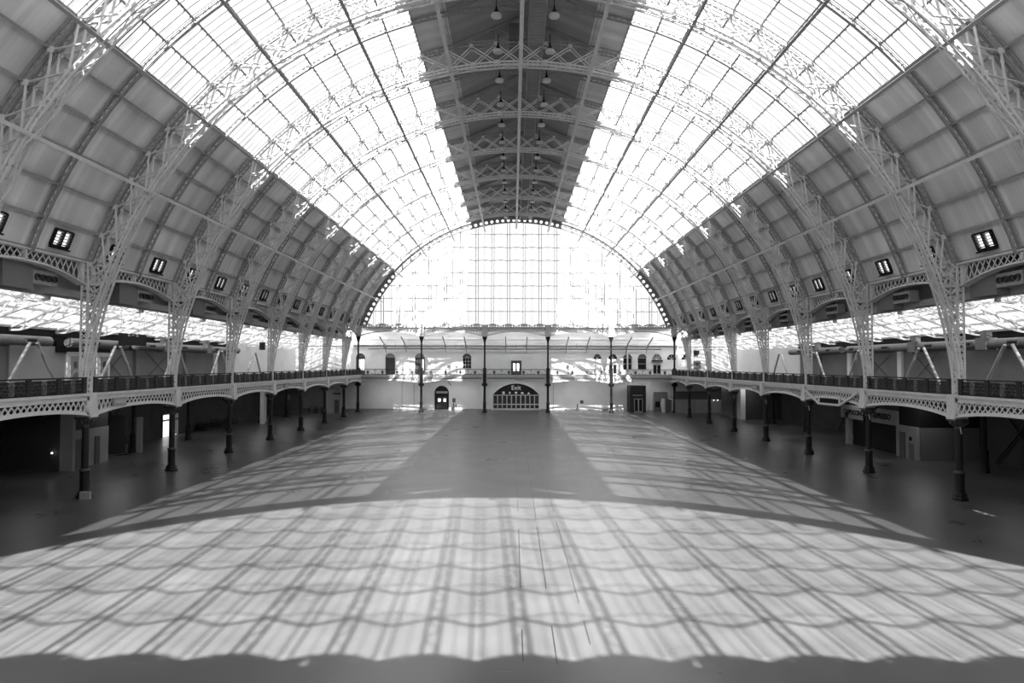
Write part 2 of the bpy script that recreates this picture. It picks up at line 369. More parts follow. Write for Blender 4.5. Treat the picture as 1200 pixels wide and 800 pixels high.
# big exit doors
x0, x1, z0, zs, zt = EX
b = MB(); b.plate(segment_arch(x0 + .01, x1 - .01, z0 + zs, zs + .001, zt - .01)[2:], [], YW + .1, YW + .2)
ex = tag(b.build('exit_sign', M['black']), 'black arched sign board reading Exit above the row of glazed doors', 'sign')
def text(s, size, loc, m, parent, name='lettering', rx=PI / 2, rz=0, ext=.01, align='CENTER', off=0.0):
    c = bpy.data.curves.new(name, 'FONT'); c.body = s; c.size = size; c.extrude = ext; c.align_x = align; c.align_y = 'CENTER'; c.resolution_u = 4
    c.offset = off; c.materials.append(m); t = bpy.data.objects.new('lettering_curve', c); me = bpy.data.meshes.new_from_object(t); bpy.data.objects.remove(t)
    o = bpy.data.objects.new(name, me); COL.objects.link(o); o.location = loc; o.rotation_euler = (rx, 0, rz); o.parent = parent
    return o
text('Exit', 1.05, (0, YW + .08, 3.68), M['letter'], ex)
def pict(kind, x):
    b = MB(); y0, y1 = YW + .06, YW + .1; z = 2.84; r = .2
    if kind == 0: b.plate([(x - r, z - r), (x + r, z - r), (x + r, z + r), (x - r, z + r)], [[(x - .1, z - .1), (x + .02, z - .1), (x + .02, z + .1), (x - .1, z + .1)]], y0, y1)
    elif kind == 1: b.ring((x, (y0 + y1) / 2, z), .18, .05, .03); b.box(x - .03, x + .03, y0, y1, z - .1, z + .1)
    elif kind == 2: b.plate([(x - .2, z + .18), (x + .2, z + .18), (x + .2, z), (x, z - .2), (x - .2, z)][::-1], [], y0, y1)
    elif kind == 3: b.plate([(x - .24, z - .14), (x + .24, z - .14), (x + .24, z), (x + .1, z + .04), (x, z + .16), (x - .12, z + .16), (x - .24, z)], [], y0, y1)
    else: b.plate([(x - .22, z - .2), (x + .22, z - .2), (x + .08, z + .06), (x - .08, z + .06)], [], y0, y1); b.lathe([(.07, 0), (.07, .02)], (x, y0, z + .14), 8)
    o = part(b.mesh('pictogram', M['letter']), 'pictogram', ex)
for i in range(5): pict(i, -2.1 + i * 1.05)
g = empty('door_%d' % 20, (0, YW + .15, 0)); struct(g, 'row of ten white framed glazed exit doors')
for i in range(10):
    xa = x0 + .03 + i * .769
    b = MB(); w = .74
    b.box(xa, xa + .07, 0, .07, .02, 2.5); b.box(xa + w - .07, xa + w, 0, .07, .02, 2.5)
    for za, zb in ((.02, .26), (.84, 1.02), (2.4, 2.5)): b.box(xa + .07, xa + w - .07, 0, .07, za, zb)
    lf = part(b.mesh('door_leaf', M['frame']), 'door_leaf', g)
    b = MB(); b.box(xa + .07, xa + w - .07, .02, .04, .26, 2.4); part(b.mesh('door_pane', M['dglass']), 'door_pane', lf)
b = MB(); b.box(x0, x1, .35, .5, 0, 2.55); part(b.mesh('vestibule', M['midwall']), 'vestibule', g)
# dark arched door, left
x0, x1, z0, zt = GD
b = MB(); b.plate(arched(x0, x1, z0, zt), [], YW + .36, YW + .46); g = struct(b.build(dnum(), M['black']), 'dark arched door with two glowing panes and a sign strip')
b = MB(); b.box(-13.35, -11.45, YW + .3, YW + .36, 2.72, 3.08); part(b.mesh('sign_strip', M['panel']), 'sign_strip', g, 'pale sign strip')
for xa in (-13.25, -12.35):
    b = MB(); b.box(xa, xa + .85, YW + .3, YW + .36, .02, 2.2); lf = part(b.mesh('door_leaf', M['soffit']), 'door_leaf', g)
    b = MB(); b.box(xa + .25, xa + .65, YW + .26, YW + .3, 1.35, 1.85); part(b.mesh('door_pane', M['lit']), 'door_pane', lf, 'brightly glowing pane')
# small things on the far wall
def box_thing(name, x0, x1, y0, y1, z0, z1, m, label, cat, group=None):
    c = ((x0 + x1) / 2, (y0 + y1) / 2, z0); b = MB(); b.box(x0 - c[0], x1 - c[0], y0 - c[1], y1 - c[1], 0, z1 - z0)
    return tag(b.build(name, m, None, c), label, cat, group)
def pic(x0, x1, z0, z1, label):
    o = box_thing('notice_board', x0, x1, YW - .05, YW, z0, z1, M['frame'], label, 'notice')
    b = MB(); w = (x1 - x0) / 2 - .05; b.box(-w, w, -.04, -.025, .05, z1 - z0 - .05); part(b.mesh('notice_sheet', M['door']), 'notice_sheet', o)
pic(-11.55, -10.98, 6.87, 7.5, 'small dark framed panel on the gallery wall, left of the centre door')
pic(8.28, 8.86, 6.87, 7.5, 'small dark framed panel on the gallery wall, right of the centre door')
pic(-10.62, -10.05, 1.2, 1.95, 'framed notice on the wall beside the dark arched door')
def stand(x, lab):
    e = tag(empty('barrier_post', (x, YW - 1.2, DECK)), lab, 'post')
    b = MB(); b.lathe([(.18, 0), (.18, .04), (.03, .07), (.03, 1.0), (.05, 1.02), (.05, 1.1)], n=10); part(b.mesh('post', M['iron']), 'post', e)
    b = MB(); b.box(-.2, .05, -.02, .02, 1.1, 1.38); part(b.mesh('sign_plate', M['ironl']), 'sign_plate', e)
stand(-9.75, 'thin dark post with small plate standing on the far gallery, left one'); stand(9.6, 'thin dark post with small plate standing on the far gallery, right one')
def extinguisher(x, y, z, lab):
    e = tag(empty('fire_extinguisher', (x, y, z)), lab, 'fire extinguisher', 'fire extinguishers on the far wall')
    b = MB(); b.lathe([(.07, 0), (.09, .03), (.09, .45), (.04, .54), (.03, .58)], n=12); part(b.mesh('cylinder_body', M['ironl']), 'cylinder_body', e)
    b = MB(); b.box(-.05, .05, -.02, .02, .57, .63); b.tube((.03, 0, .6), (.13, 0, .35), .012, 6); part(b.mesh('valve', M['black']), 'valve', e)
extinguisher(-10.4, YW - .12, .55, 'fire extinguisher hung below the framed notice'); extinguisher(-10.0, YW - .12, .4, 'fire extinguisher lower right of the framed notice')
extinguisher(10.2, YW - .12, .45, 'fire extinguisher on the wall left of the dark round sign')
box_thing('equipment_case', -10.75, -10.2, YW - .5, YW - .1, 0, .42, M['ironl'], 'small grey case on the floor under the framed notice', 'case')
box_thing('litter_bin', 10.0, 10.4, YW - .5, YW - .1, 0, .4, M['panel'], 'small pale bin on the floor below an extinguisher', 'bin')
b = MB(); b.tube((0, 0, 0), (0, -.08, 0), .31, 24); e = tag(b.build('round_sign', M['ironl'], None, (10.95, YW, 1.36)), 'dark round sign on the far wall right of the exit doors', 'sign')
b = MB(); b.bar((-11.55, YW - .05, 5.1), (-10.85, YW - .05, 4.0), .12, .1); tag(b.build('sloping_handrail', M['ironl']), 'short dark sloping rail above the dark arched door', 'rail')
for x, z0, z1 in ((-17.0, .9, 4.9), (-19.0, .3, 4.9), (6.2, .0, 4.9)):
    b = MB(); b.tube((x, YW - .06, z0), (x, YW - .06, z1), .03, 8); b.box(x - .08, x + .08, YW - .12, YW, z0 - .2, z0)
    tag(b.build('conduit_pipe', M['metal']), {-17.0: 'thin conduit with socket box ending above the floor', -19.0: 'thin conduit near the left end of the far wall', 6.2: 'full height thin conduit right of the exit doors'}[x], 'pipe')
box_thing('loudspeaker', 29.6, 30.4, YW - .5, YW - .05, 9.25, 10.0, M['black'], 'black loudspeaker box high on the far wall, upper right', 'loudspeaker')
o = box_thing('display_board', 29.6, 30.8, YW - .15, YW - .05, 6.2, 8.3, M['midwall'], 'grey display board on the white wall of the far gallery', 'board')
for za, zb in ((.2, .7), (1.2, 1.8)):
    b = MB(); b.box(-.3, .3, -.08, -.06, za, zb); part(b.mesh('poster', M['ironl']), 'poster', o)

# ------------------------------------------------------------------ ROOF SKIN
A1, A2, A3, A4 = STEP * 18, STEP * 12, STEP * 4.02, math.asin(4.9 / OR)
def skin(name, a0, a1, ya, yb, m, na, wins=(), r=OR + .04, t=.08, label=None):
    ys = sorted({ya, yb} | {w for p in wins for w in p[:2]})
    an = sorted({a0 + (a1 - a0) * i / na for i in range(na + 1)} | {w for p in wins for w in p[2:]})
    def hole(y, a): return any(w[0] < y < w[1] and w[2] < a < w[3] for w in wins)
    b = MB()
    for i in range(len(ys) - 1):
        for j in range(len(an) - 1):
            if hole((ys[i] + ys[i + 1]) / 2, (an[j] + an[j + 1]) / 2): continue
            for rr in (r, r + t):
                q = []
                for y, a in ((ys[i], an[j]), (ys[i + 1], an[j]), (ys[i + 1], an[j + 1]), (ys[i], an[j + 1])):
                    x, z = onarc(OC, rr, a); q.append((x, y, z))
                b.add(q, [(0, 1, 2, 3)])
    return struct(b.build(name, m), label)
LV = []   # louvre openings per bay: (ya, yb)
for k in range(-4, 7):
    for dy in (1.3, 6.2): LV.append((row(k) + dy + .2, row(k) + dy + 1.7))
la0, la1 = D(67.95), D(69.95)
skin('ceiling_left', -A1, -A2, YN, YF, M['boards'], 14, [(a, c, -la1, -la0) for a, c in LV])
skin('ceiling_right', A2, A1, YN, YF, M['boards'], 14, [(a, c, la0, la1) for a, c in LV])
skin('ceiling_crown_left', -A3, -A4, YN, YF, M['boards'], 3); skin('ceiling_crown_right', A4, A3, YN, YF, M['boards'], 3)
zt = onarc(OC, OR + .05, A4)[1]
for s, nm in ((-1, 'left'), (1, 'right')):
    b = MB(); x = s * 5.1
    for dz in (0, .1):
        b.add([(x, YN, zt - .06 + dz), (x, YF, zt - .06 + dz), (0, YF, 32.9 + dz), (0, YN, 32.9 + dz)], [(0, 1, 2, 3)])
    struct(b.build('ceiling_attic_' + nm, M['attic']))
    # gutter slab and clerestory wall behind the girders
    b = MB(); b.box(*sorted((s * 24.85, s * 27.3)), YN, YF + .2, 13.45, 13.6); b.box(*sorted((s * 27.1, s * 27.3)), YN, YF + .2, 11.5, 13.6)
    b.box(*sorted((s * 26.0, s * 27.1)), YN, YF + .2, 11.45, 11.85)
    struct(b.build('trim_gutter_' + nm, M['grey']))
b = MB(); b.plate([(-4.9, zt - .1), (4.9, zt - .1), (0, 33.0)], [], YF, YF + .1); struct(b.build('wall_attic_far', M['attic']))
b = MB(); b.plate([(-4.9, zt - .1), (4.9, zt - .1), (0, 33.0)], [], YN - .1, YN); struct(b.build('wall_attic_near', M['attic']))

# roof glazing: one bay unit, shared
b = MB(); n = 16
for i in range(n):
    a, c = -A2 + (A2 - A3) * i / n, -A2 + (A2 - A3) * (i + 1) / n
    (xa, za), (xc, zc) = onarc(OC, OR, a), onarc(OC, OR, c); b.add([(xa, 0, za), (xa, S, za), (xc, S, zc), (xc, 0, zc)], [(0, 1, 2, 3)])
me_gl = b.mesh('roof_glass', M['glass'])
b = MB()
for i in range(16): b.arc(OC, OR - .06, -A2, -A3, S * (i + .5) / 16, .06 if i % 4 else .09, .14, D(4))
me_gb = b.mesh('glazing_bars', M['grey'])
for k in range(-4, 7):
    for s in (-1, 1):
        o = bpy.data.objects.new(wnum(), me_gl); COL.objects.link(o); o.location = (0, row(k) + (S if s > 0 else 0), 0)
        if s > 0: o.rotation_euler = (0, 0, PI)
        struct(o, 'glazed roof bay'); part(me_gb, 'glazing_bars', o)

# purlins against the skin, one every rib node
for i in range(-17, 18):
    if -3 < i < 3: continue
    a = i * STEP; x, z = onarc(OC, OR - .13, a); b = MB(); rad = (math.sin(a), 0, math.cos(a)); tn = (math.cos(a), 0, -math.sin(a))
    big = abs(i) == 12
    b.sweep([(0, YN, 0), (0, YF, 0)], [(tn, rad)] * 2, .16 if big else .1, .22 if big else .2)
    o = b.build('roof_purlin', M['grey'], None, (x, 0, z))
    tag(o, 'long grey roof purlin, %sup from the %s side wall' % (nth(18 - abs(i)), 'left' if i < 0 else 'right'), 'purlin', 'purlins under the roof skin')
# ties joining the rib soffits
for i in range(-5, 6):
    a = i * STEP * 2.96; x, z = onarc(IC, IR + .1, a); b = MB(); rad = (math.sin(a), 0, math.cos(a)); tn = (math.cos(a), 0, -math.sin(a))
    w_ = .26 if abs(i) in (0, 1) else .16; b.sweep([(0, YN, 0), (0, YF, 0)], [(tn, rad)] * 2, w_, .2)
    o = b.build('longitudinal_tie', M['white'] if abs(i) in (0, 1, 5) else M['grey'], None, (x, 0, z))
    tag(o, 'heavy straight tie beam along the crown line' if i == 0 else 'heavy straight tie beam along the hall, %sfrom the crown line on the %s' % (nth(abs(i) - 1), 'left' if i < 0 else 'right'), 'beam', 'tie beams joining the arches')

# ------------------------------------------------------------------ MAIN RIBS
def lattice_arc(b, c, r0, r1, a0, a1, hw, pitch, faces, rw=.07, lw=.04):
    for r in (r0 + rw / 2, r1 - rw / 2):
        for y in (-hw, hw): b.arc(c, r, a0, a1, y, rw, rw)
    n = int((a1 - a0) * (r0 + r1) / 2 / pitch)
    for i in range(n):
        a, d = a0 + (a1 - a0) * i / n, a0 + (a1 - a0) * (i + 1) / n
        ra, rb = (r0, r1) if i % 2 else (r1, r0)
        if 's' in faces:
            (xa, za), (xb, zb) = onarc(c, ra, a), onarc(c, rb, d)
            for y in (-hw, hw): b.bar((xa, y, za), (xb, y, zb), lw, lw * .7, (0, 1, 0))
        ya, yb = (-hw, hw) if i % 2 else (hw, -hw)
        for f, rr in (('i', r0), ('o', r1)):
            if f in faces and i % 2 == 0:
                (xa, za), (xb, zb) = onarc(c, rr, a), onarc(c, rr, a0 + (a1 - a0) * (i + 2) / n)
                ya, yb = (-hw, hw) if (i // 2) % 2 else (hw, -hw)
                b.bar((xa, ya, za), (xb, yb, zb), lw, lw * .7, (xa, 0, za - c))
AI = D(89.4)
b = MB(); lattice_arc(b, IC, IR, IR + .32, -AI, AI, .3, .34, 's', .1, .045); lattice_arc(b, IC, IR, IR + .1, -AI, AI, .3, .9, 'i', .05, .05); me_in = b.mesh('inner_chord', M['white'])
b = MB(); lattice_arc(b, OC, OR - .33, OR - .02, -A1, A1, .27, .34, 's', .08, .045); me_out = b.mesh('outer_chord', M['grey'])
br_me = []
for i in range(-18, 18):
    b = MB(); a, d = i * STEP, (i + 1) * STEP
    o1, o2 = onarc(OC, OR - .31, a), onarc(OC, OR - .31, d); i1, i2 = onarc(IC, IR + .3, a), onarc(IC, IR + .3, d)
    for y in (-.26, .26):
        b.bar((o1[0], y, o1[1]), (i2[0], y, i2[1]), .04, .13, (0, 1, 0)); b.bar((o2[0], y + .03, o2[1]), (i1[0], y + .03, i1[1]), .04, .13, (0, 1, 0))
    for p in (o1, i1):
        for y in (-.3, .3): b.box(p[0] - .14, p[0] + .14, y - .02, y + .02, p[1] - .12, p[1] + .12)
    br_me.append(b.mesh('cross_brace', M['white']))
def leg_mesh(s):
    b = MB(); X0, X1 = 24.66, 25.0
    for x in (X0, X1):
        for y in (-.3, .3): b.bar((s * x, y, 4.6), (s * x, y, 13.4), .08, .08, (0, 1, 0))
    n = 26
    for i in range(n):
        z0, z1 = 4.6 + 8.8 * i / n, 4.6 + 8.8 * (i + 1) / n
        xa, xb = (X0, X1) if i % 2 else (X1, X0)
        for y in (-.3, .3): b.bar((s * xa, y, z0), (s * xb, y, z1), .045, .03, (0, 1, 0)); b.bar((s * xb, y, z0), (s * xa, y, z1), .045, .03, (0, 1, 0))
        ya, yb = (-.3, .3) if i % 2 else (.3, -.3)
        for x in (X0, X1): b.bar((s * x, ya, z0), (s * x, yb, z1), .045, .03, (1, 0, 0))
    def xi(z): return math.sqrt((IR + .32) ** 2 - (z - IC) ** 2)
    for za, zb in ((13.4, 12.1), (12.0, 11.3), (11.3, 10.7), (10.7, 10.1)):
        for y in (-.26, .26):
            b.bar((s * 24.66, y, za), (s * xi(zb), y, zb), .09, .05, (0, 1, 0)); b.bar((s * 24.66, y, zb), (s * xi(za), y, za), .09, .05, (0, 1, 0))
            b.bar((s * 24.66, y, zb), (s * xi(zb), y, zb), .09, .05, (0, 1, 0))
    b.tube((s * 24.3, -.32, 12.72), (s * 24.3, .32, 12.72), .13, 10)
    # plated foot
    for x0, x1 in ((24.32, 24.52), (24.66, 25.06)): b.box(*sorted((s * x0, s * x1)), -.34, .34, 4.6, 5.95)
    b.box(*sorted((s * 24.28, s * 25.1)), -.36, .36, 4.56, 4.7)
    return b.mesh('lattice_leg', M['white'])
me_leg = {s: leg_mesh(s) for s in (-1, 1)}
def attic_mesh(rc):
    b = MB()
    def zr(x): return 32.8 - abs(x) / 4.9 * (32.8 - zt)
    for s in (-1, 1):
        b.bar((s * 4.9, 0, zt - .05), (0, 0, 32.75), .12, .16)
        for x in (1.8, 3.55): b.bar((s * x, 0, OC + math.sqrt(rc * rc - x * x)), (s * x, 0, zr(x)), .07, .07)
        b.bar((s * 4.8, 0, zt - .5), (s * 1.8, 0, zr(1.8)), .06, .06); b.bar((0, 0, 31.0), (s * 1.8, 0, zr(1.8)), .06, .06)
    b.bar((0, 0, 30.9), (0, 0, 32.8), .08, .08)
    return b.mesh('attic_frame', M['grey'])
me_at = attic_mesh(OR - .1)
for k in range(-3, 7):
    r = tag(empty('arch_rib', (0, row(k), 0)), 'great white lattice arch spanning the hall, %sfrom the far gable' % nth(6 - k), 'arch rib', 'lattice arches of the roof')
    part(me_in, 'inner_chord', r); part(me_out, 'outer_chord', r, 'greyer outer chord'); part(me_at, 'attic_frame', r)
    for m_ in br_me: part(m_, 'cross_brace', r)
    for s in (-1, 1): part(me_leg[s], 'lattice_leg', r)
# intermediate rafters mid-bay
b = MB(); lattice_arc(b, OC, OR - .36, OR - .02, -A1, A1, .07, .4, 's', .06, .035); me_ra = b.mesh('intermediate_rafter', M['grey'])
for k in range(-4, 7):
    o = bpy.data.objects.new('intermediate_rafter', me_ra); COL.objects.link(o); o.location = (0, row(k) + 5, 0)
    tag(o, 'slim lattice rafter midway between two great arches, %sfrom the far gable' % nth(6 - k), 'rafter', 'slim rafters between the arches'); part(me_at, 'attic_frame', o)

# gable arches with their ring of round holes
def gable_ring(pierced):
    b = MB(); r0, r1 = 25.25, OR + .1; am = D(70.2); n = 72; out = []
    for i in range(n + 1):
        a = -am + 2 * am * i / n; out.append(onarc(OC, r1, a))
    for i in range(n, -1, -1):
        for sub in (.35, -.35) if i not in (0, n) else (0,):
            a = -am + 2 * am * (i + sub) / n; out.append(onarc(OC, r0 + (.12 if i % 2 else .0), a))
    holes = []
    for i in range(n):
        a = -am + 2 * am * (i + .5) / n; x, z = onarc(OC, 25.68, a); holes.append([(x + .25 * math.cos(2 * PI * j / 10), z + .25 * math.sin(2 * PI * j / 10)) for j in range(10)])
    b.plate(out, holes if pierced else [], -.3, -.1)
    b.arc(OC, OR - .12, -am, am, -.2, .7, .12); b.arc(OC, 25.28, -am, am, -.2, .35, .08)
    return b.mesh('gable_arch', M['grey'])
me_g, me_g2 = gable_ring(True), gable_ring(False)
def arc_top(x, r=25.25): return OC + math.sqrt(max(0, r * r - x * x))
def gable_glazing(y, name, label):
    ZB = 13.9; OX = 0 if y == YF else -.65   # camera-end bars shifted to set where their floor shadows fall
    b = MB(); pts = [(x, ZB) for x in (-23.5, 23.5)] + [onarc(OC, 25.3, D(68.5) - D(137) * i / 40) for i in range(41)]
    b.plate(pts, [], -.01, .01); g = b.build(name, M['gable'], None, (0, y, 0)); struct(g, label)
    b = MB(); n = 0
    for i in range(-56, 57):
        x = i * .42
        if abs(x) > 23.3: continue
        b.bar((x, -.04, 13.4), (x, -.04, arc_top(x)), .025, .04, (0, 1, 0))
    part(b.mesh('glazing_bars', M['grey']), 'glazing_bars', g)
    for i in range(-9, 10):
        x = (i + .5) * 2.5 + OX if i < 9 else None
        xs = [x] if x is not None and abs(x) < 23.4 else []
        for x in xs:   # deep lattice mullion
            b = MB(); zt_ = arc_top(x)
            for dx in (-.2, .2): b.bar((x + dx, -.12, 13.4), (x + dx, -.12, zt_), .1, .14, (0, 1, 0))
            m_ = int((zt_ - 13.4) / .5)
            for j in range(m_): b.bar((x - (.2 if j % 2 else -.2), -.15, 13.4 + j * .5), (x + (.2 if j % 2 else -.2), -.15, 13.9 + j * .5), .03, .03, (0, 1, 0))
            part(b.mesh('mullion_truss', M['white']), 'mullion_truss', g)
        x = i * 2.5 + OX
        if abs(x) < 23.3:
            b = MB()
            for dx in (-.14, .14): b.bar((x + dx, -.06, 13.4), (x + dx, -.06, arc_top(x)), .045, .08, (0, 1, 0))
            part(b.mesh('mullion', M['white']), 'mullion', g)
    for z in (15.95, 18.0, 20.0, 22.05, 24.05, 26.1, 28.2):
        xm = math.sqrt(25.2 ** 2 - (z - OC) ** 2); b = MB(); pf = []; pb = []; x = -xm; fr = []
        while x < xm:
            w = .5 + .5 * math.cos(2 * PI * (x - OX) / 2.5); pf.append((x, -.1 - .5 * w, z)); pb.append((x, .1 + .4 * w, z - .06 * w)); x += 2.5 / 12
        b.sweep(pf, [((0, 1, 0), (0, 0, 1))] * len(pf), .07, .09); b.sweep(pb, [((0, 1, 0), (0, 0, 1))] * len(pb), .032, .032)
        part(b.mesh('transom', M['white']), 'transom', g)
    return g
for y, lab, wl in ((YF, 'round gable arch at the far end pierced by a ring of holes', 'great half-round gable window at the far end'), (YN, 'solid rimmed round gable arch at the camera end', 'great half-round gable window at the camera end')):
    o = bpy.data.objects.new('gable_arch', me_g if y == YF else me_g2); COL.objects.link(o); o.location = (0, y, 0); tag(o, lab, 'gable arch'); gable_glazing(y, wnum(), wl)

# ------------------------------------------------------------------ GIRDERS, FASCIAS, RAILINGS (local x = along the bay, z up)
def girder(top, mid, col, ncell, th, bw, chord, name, m, band=0., cornice=False, vertical=False, shift=0):
    def zb(x): return mid - (mid - col) * abs(2 * x / S - 1) ** 2.2
    x0, x1 = .32, S - .32; b = MB(); N = 40
    xs = [x0 + (x1 - x0) * i / N for i in range(N + 1)]
    b.plate([(x, zb(x)) for x in xs] + [(x, zb(x) + chord) for x in xs[::-1]], [], -th / 2, th / 2)
    b.box(x0, x1, -th / 2, th / 2, top - chord - band, top)
    b.box(x0, x1, -th * .9, th * .9, top - .08, top)
    pts = [(x, 0, zb(x)) for x in xs]; b.sweep(pts, [((0, 1, 0), (0, 0, 1))] * len(pts), th * 1.8, .06)
    if cornice: b.box(x0, x1, -th * 1.3, th * 1.3, top - .02, top + .1)
    for i in range(ncell):
        xa, xb = x0 + (x1 - x0) * i / ncell, x0 + (x1 - x0) * (i + 1) / ncell; t = top - chord - band
        b.bar((xa, -.03, zb(xa) + chord * .5), (xb, -.03, t), .04, bw, (0, 0, 1)); b.bar((xb, .03, zb(xb) + chord * .5), (xa, .03, t), .04, bw, (0, 0, 1))
    for x, w in ((x0 + .06, .2), (x1 - .06, .2)) + (((S / 2, .12),) if vertical else ()): b.box(x - w / 2, x + w / 2, -th / 2, th / 2, zb(x), top)
    return b.mesh(name, m)
me_gird = girder(13.4, 12.75, 11.95, 20, .3, .05, .1, 'arched_girder', M['white'], vertical=True)
me_gird2 = girder(13.4, 12.75, 11.95, 20, .3, .06, .12, 'arched_girder', M['white'], cornice=True)
me_fas = girder(5.82, 5.02, 4.62, 22, .16, .07, .16, 'gallery_fascia', M['white'], band=.14, cornice=True)
# crest above the far beam
def crest():
    b = MB(); N = 80; top = []
    for i in range(N + 1):
        x = S * i / N; u = (x % 2.5) / 2.5; top.append((x, 13.62 + .38 * math.sin(PI * u) ** .7 + .05 * abs(math.sin(PI * x / .42))))
    holes = []
    for i in range(24):
        x = .208 + i * S / 24
        if math.sin(PI * (x % 2.5) / 2.5) > .45: holes.append([(x + .07 * math.cos(2 * PI * j / 8), 13.79 + .06 * math.sin(2 * PI * j / 8)) for j in range(8)])
        holes.append([(x + .11 * math.cos(2 * PI * j / 8), 13.6 + .08 * math.sin(2 * PI * j / 8)) for j in range(8)])
    b.plate([(0, 13.45), (S, 13.45)] + top[::-1], holes, -.04, .04)
    return b.mesh('crest', M['white'])
me_crest = crest()
def railing(side):
    # meshes centred on one panel; posts on their own
    post = .34 if side else .07; z0, z1 = DECK + .08, 6.82; x0, x1 = .35, S - .35; n = 4; w = (x1 - x0) / n; hp = (w - post) / 2
    rm, pm, om, mm = MB(), MB(), MB(), MB()
    rm.box(x0, x1, -.07, .07, z1 - .06, z1 + .02); rm.box(x0, x1, -.04, .04, z0 - .05, z0); rm.box(x0, x1, -.02, .02, z1 - .2, z1 - .16)
    pm.box(-post / 2, post / 2, -.05, .05, z0 - .05, z1 - .06); zc = (z0 + z1 - .16) / 2; a = .17 if side else .2
    mm.plate([(a * math.cos(2 * PI * j / 16), zc + (.29 if side else .26) * math.sin(2 * PI * j / 16)) for j in range(16)], [], -.03, .03)
    mm.ring((0, 0, zc), .34 if side else .32, .03, .03, n=16)
    om.box(-hp, hp, -.015, .015, z0 - .02, z0 + .03)
    for s in (-1, 1):
        if side:
            q = 0; xx = .3
            while xx < hp - .08:
                for t in range(4):
                    zz = z0 + .09 + t * .18; om.ring((s * xx, 0, zz), .1, .065, .03, n=8)
                    if (q + t) % 2 == 0: om.plate([(s * xx - .05, zz - .05), (s * xx + .05, zz - .05), (s * xx + .05, zz + .05), (s * xx - .05, zz + .05)], [], -.015, .015)
                xx += .17; q += 1
            om.bar((s * .3, 0, z0), (s * hp, 0, z1 - .18), .03, .04, (0, 1, 0)); om.bar((s * .3, 0, z1 - .18), (s * hp, 0, z0), .03, .04, (0, 1, 0))
        else:
            pts = [(s * (.3 + .75 * u), 0, z0 + .62 * (1 - u) ** 1.6 + .03) for u in [j / 10 for j in range(11)]]
            om.sweep(pts, [((0, 1, 0), (0, 0, 1))] * 11, .03, .045)
            om.ring((s * .62, 0, z0 + .13), .12, .03, .03, n=12); om.ring((s * .92, 0, z0 + .5), .1, .025, .03, n=12)
    return (rm.mesh('handrail', M['iron']), pm.mesh('rail_post', M['iron']), om.mesh('scrollwork', M['iron']), mm.mesh('medallion', M['ironl']),
            [x0 + w * i + (post / 2 if i == 0 else -post / 2 if i == n else 0) for i in range(n + 1)], [x0 + w * (i + .5) for i in range(n)])
R_side, R_end = railing(True), railing(False)
def fit_rail(e, R):
    part(R[0], 'handrail', e)
    for x in R[4]: part(R[1], 'rail_post', e).location = (x, 0, 0)
    for x in R[5]:
        p = part(R[2], 'scrollwork_panel', e); p.location = (x, 0, 0); part(R[3], 'medallion', p)
def place(name, me, x, y, rz, label, cat, group):
    o = bpy.data.objects.new(name, me); COL.objects.link(o); o.location = (x, y, 0); o.rotation_euler = (0, 0, rz); tag(o, label, cat, group); return o
for s, sd in ((-1, 'left'), (1, 'right')):
    for k in range(-4, 7):
        p = '%s side, %sbay from far gable' % (sd, nth(6 - k))
        place('arched_girder', me_gird, s * 25.0, row(k), PI / 2, 'white curved lattice girder below the roof, ' + p, 'girder', 'arched girders along the sides')
        f = place('gallery_fascia', me_fas, s * 24.5, row(k), PI / 2, 'white pierced gallery fascia with curved underside, ' + p, 'fascia', 'gallery fascias')
        e = tag(empty('gallery_railing', (s * 24.6, row(k), 0), PI / 2), 'dark ornate cast iron gallery railing, ' + p, 'railing', 'side gallery railings')
        fit_rail(e, R_side)
for y, nm in ((YF, 'far'), (YN, 'near')):
    for i in range(5):
        x = -XC + S * i; p = '%sfrom the left across the %s end' % (nth(i), nm)
        g = place('arched_girder', me_gird2, x, y, 0, 'white lattice cross girder with curved underside, ' + p, 'girder', 'cross girders at the %s end' % nm)
        c_ = part(me_crest, 'crest', g, 'filigree crest on top')
        if nm == 'near': c_.location = (-.65, 0, 0)  # crest shifted with the bars to place its scalloped floor shadow
        if nm == 'far':
            place('gallery_fascia', me_fas, x, y, 0, 'white pierced fascia of the end gallery, ' + p, 'fascia', 'end gallery fascias')
            e = tag(empty('gallery_railing', (x, y + .05, 0), 0), 'open scrolled iron railing of the end gallery, ' + p, 'railing', 'end gallery railings')
            fit_rail(e, R_end)
# square blocks on the far cross girder over the columns
for i in range(6):
    x = -XC + S * i
    b = MB(); b.box(-.36, .36, -.3, .3, 11.95, 13.85); b.box(-.42, .42, -.34, .34, 13.4, 13.55)
    tag(b.build('girder_block', M['white'], None, (x, YF, 0)), 'white panelled block joining the cross girders, %sfrom the left at the far end' % nth(i), 'block', 'blocks over the far columns')

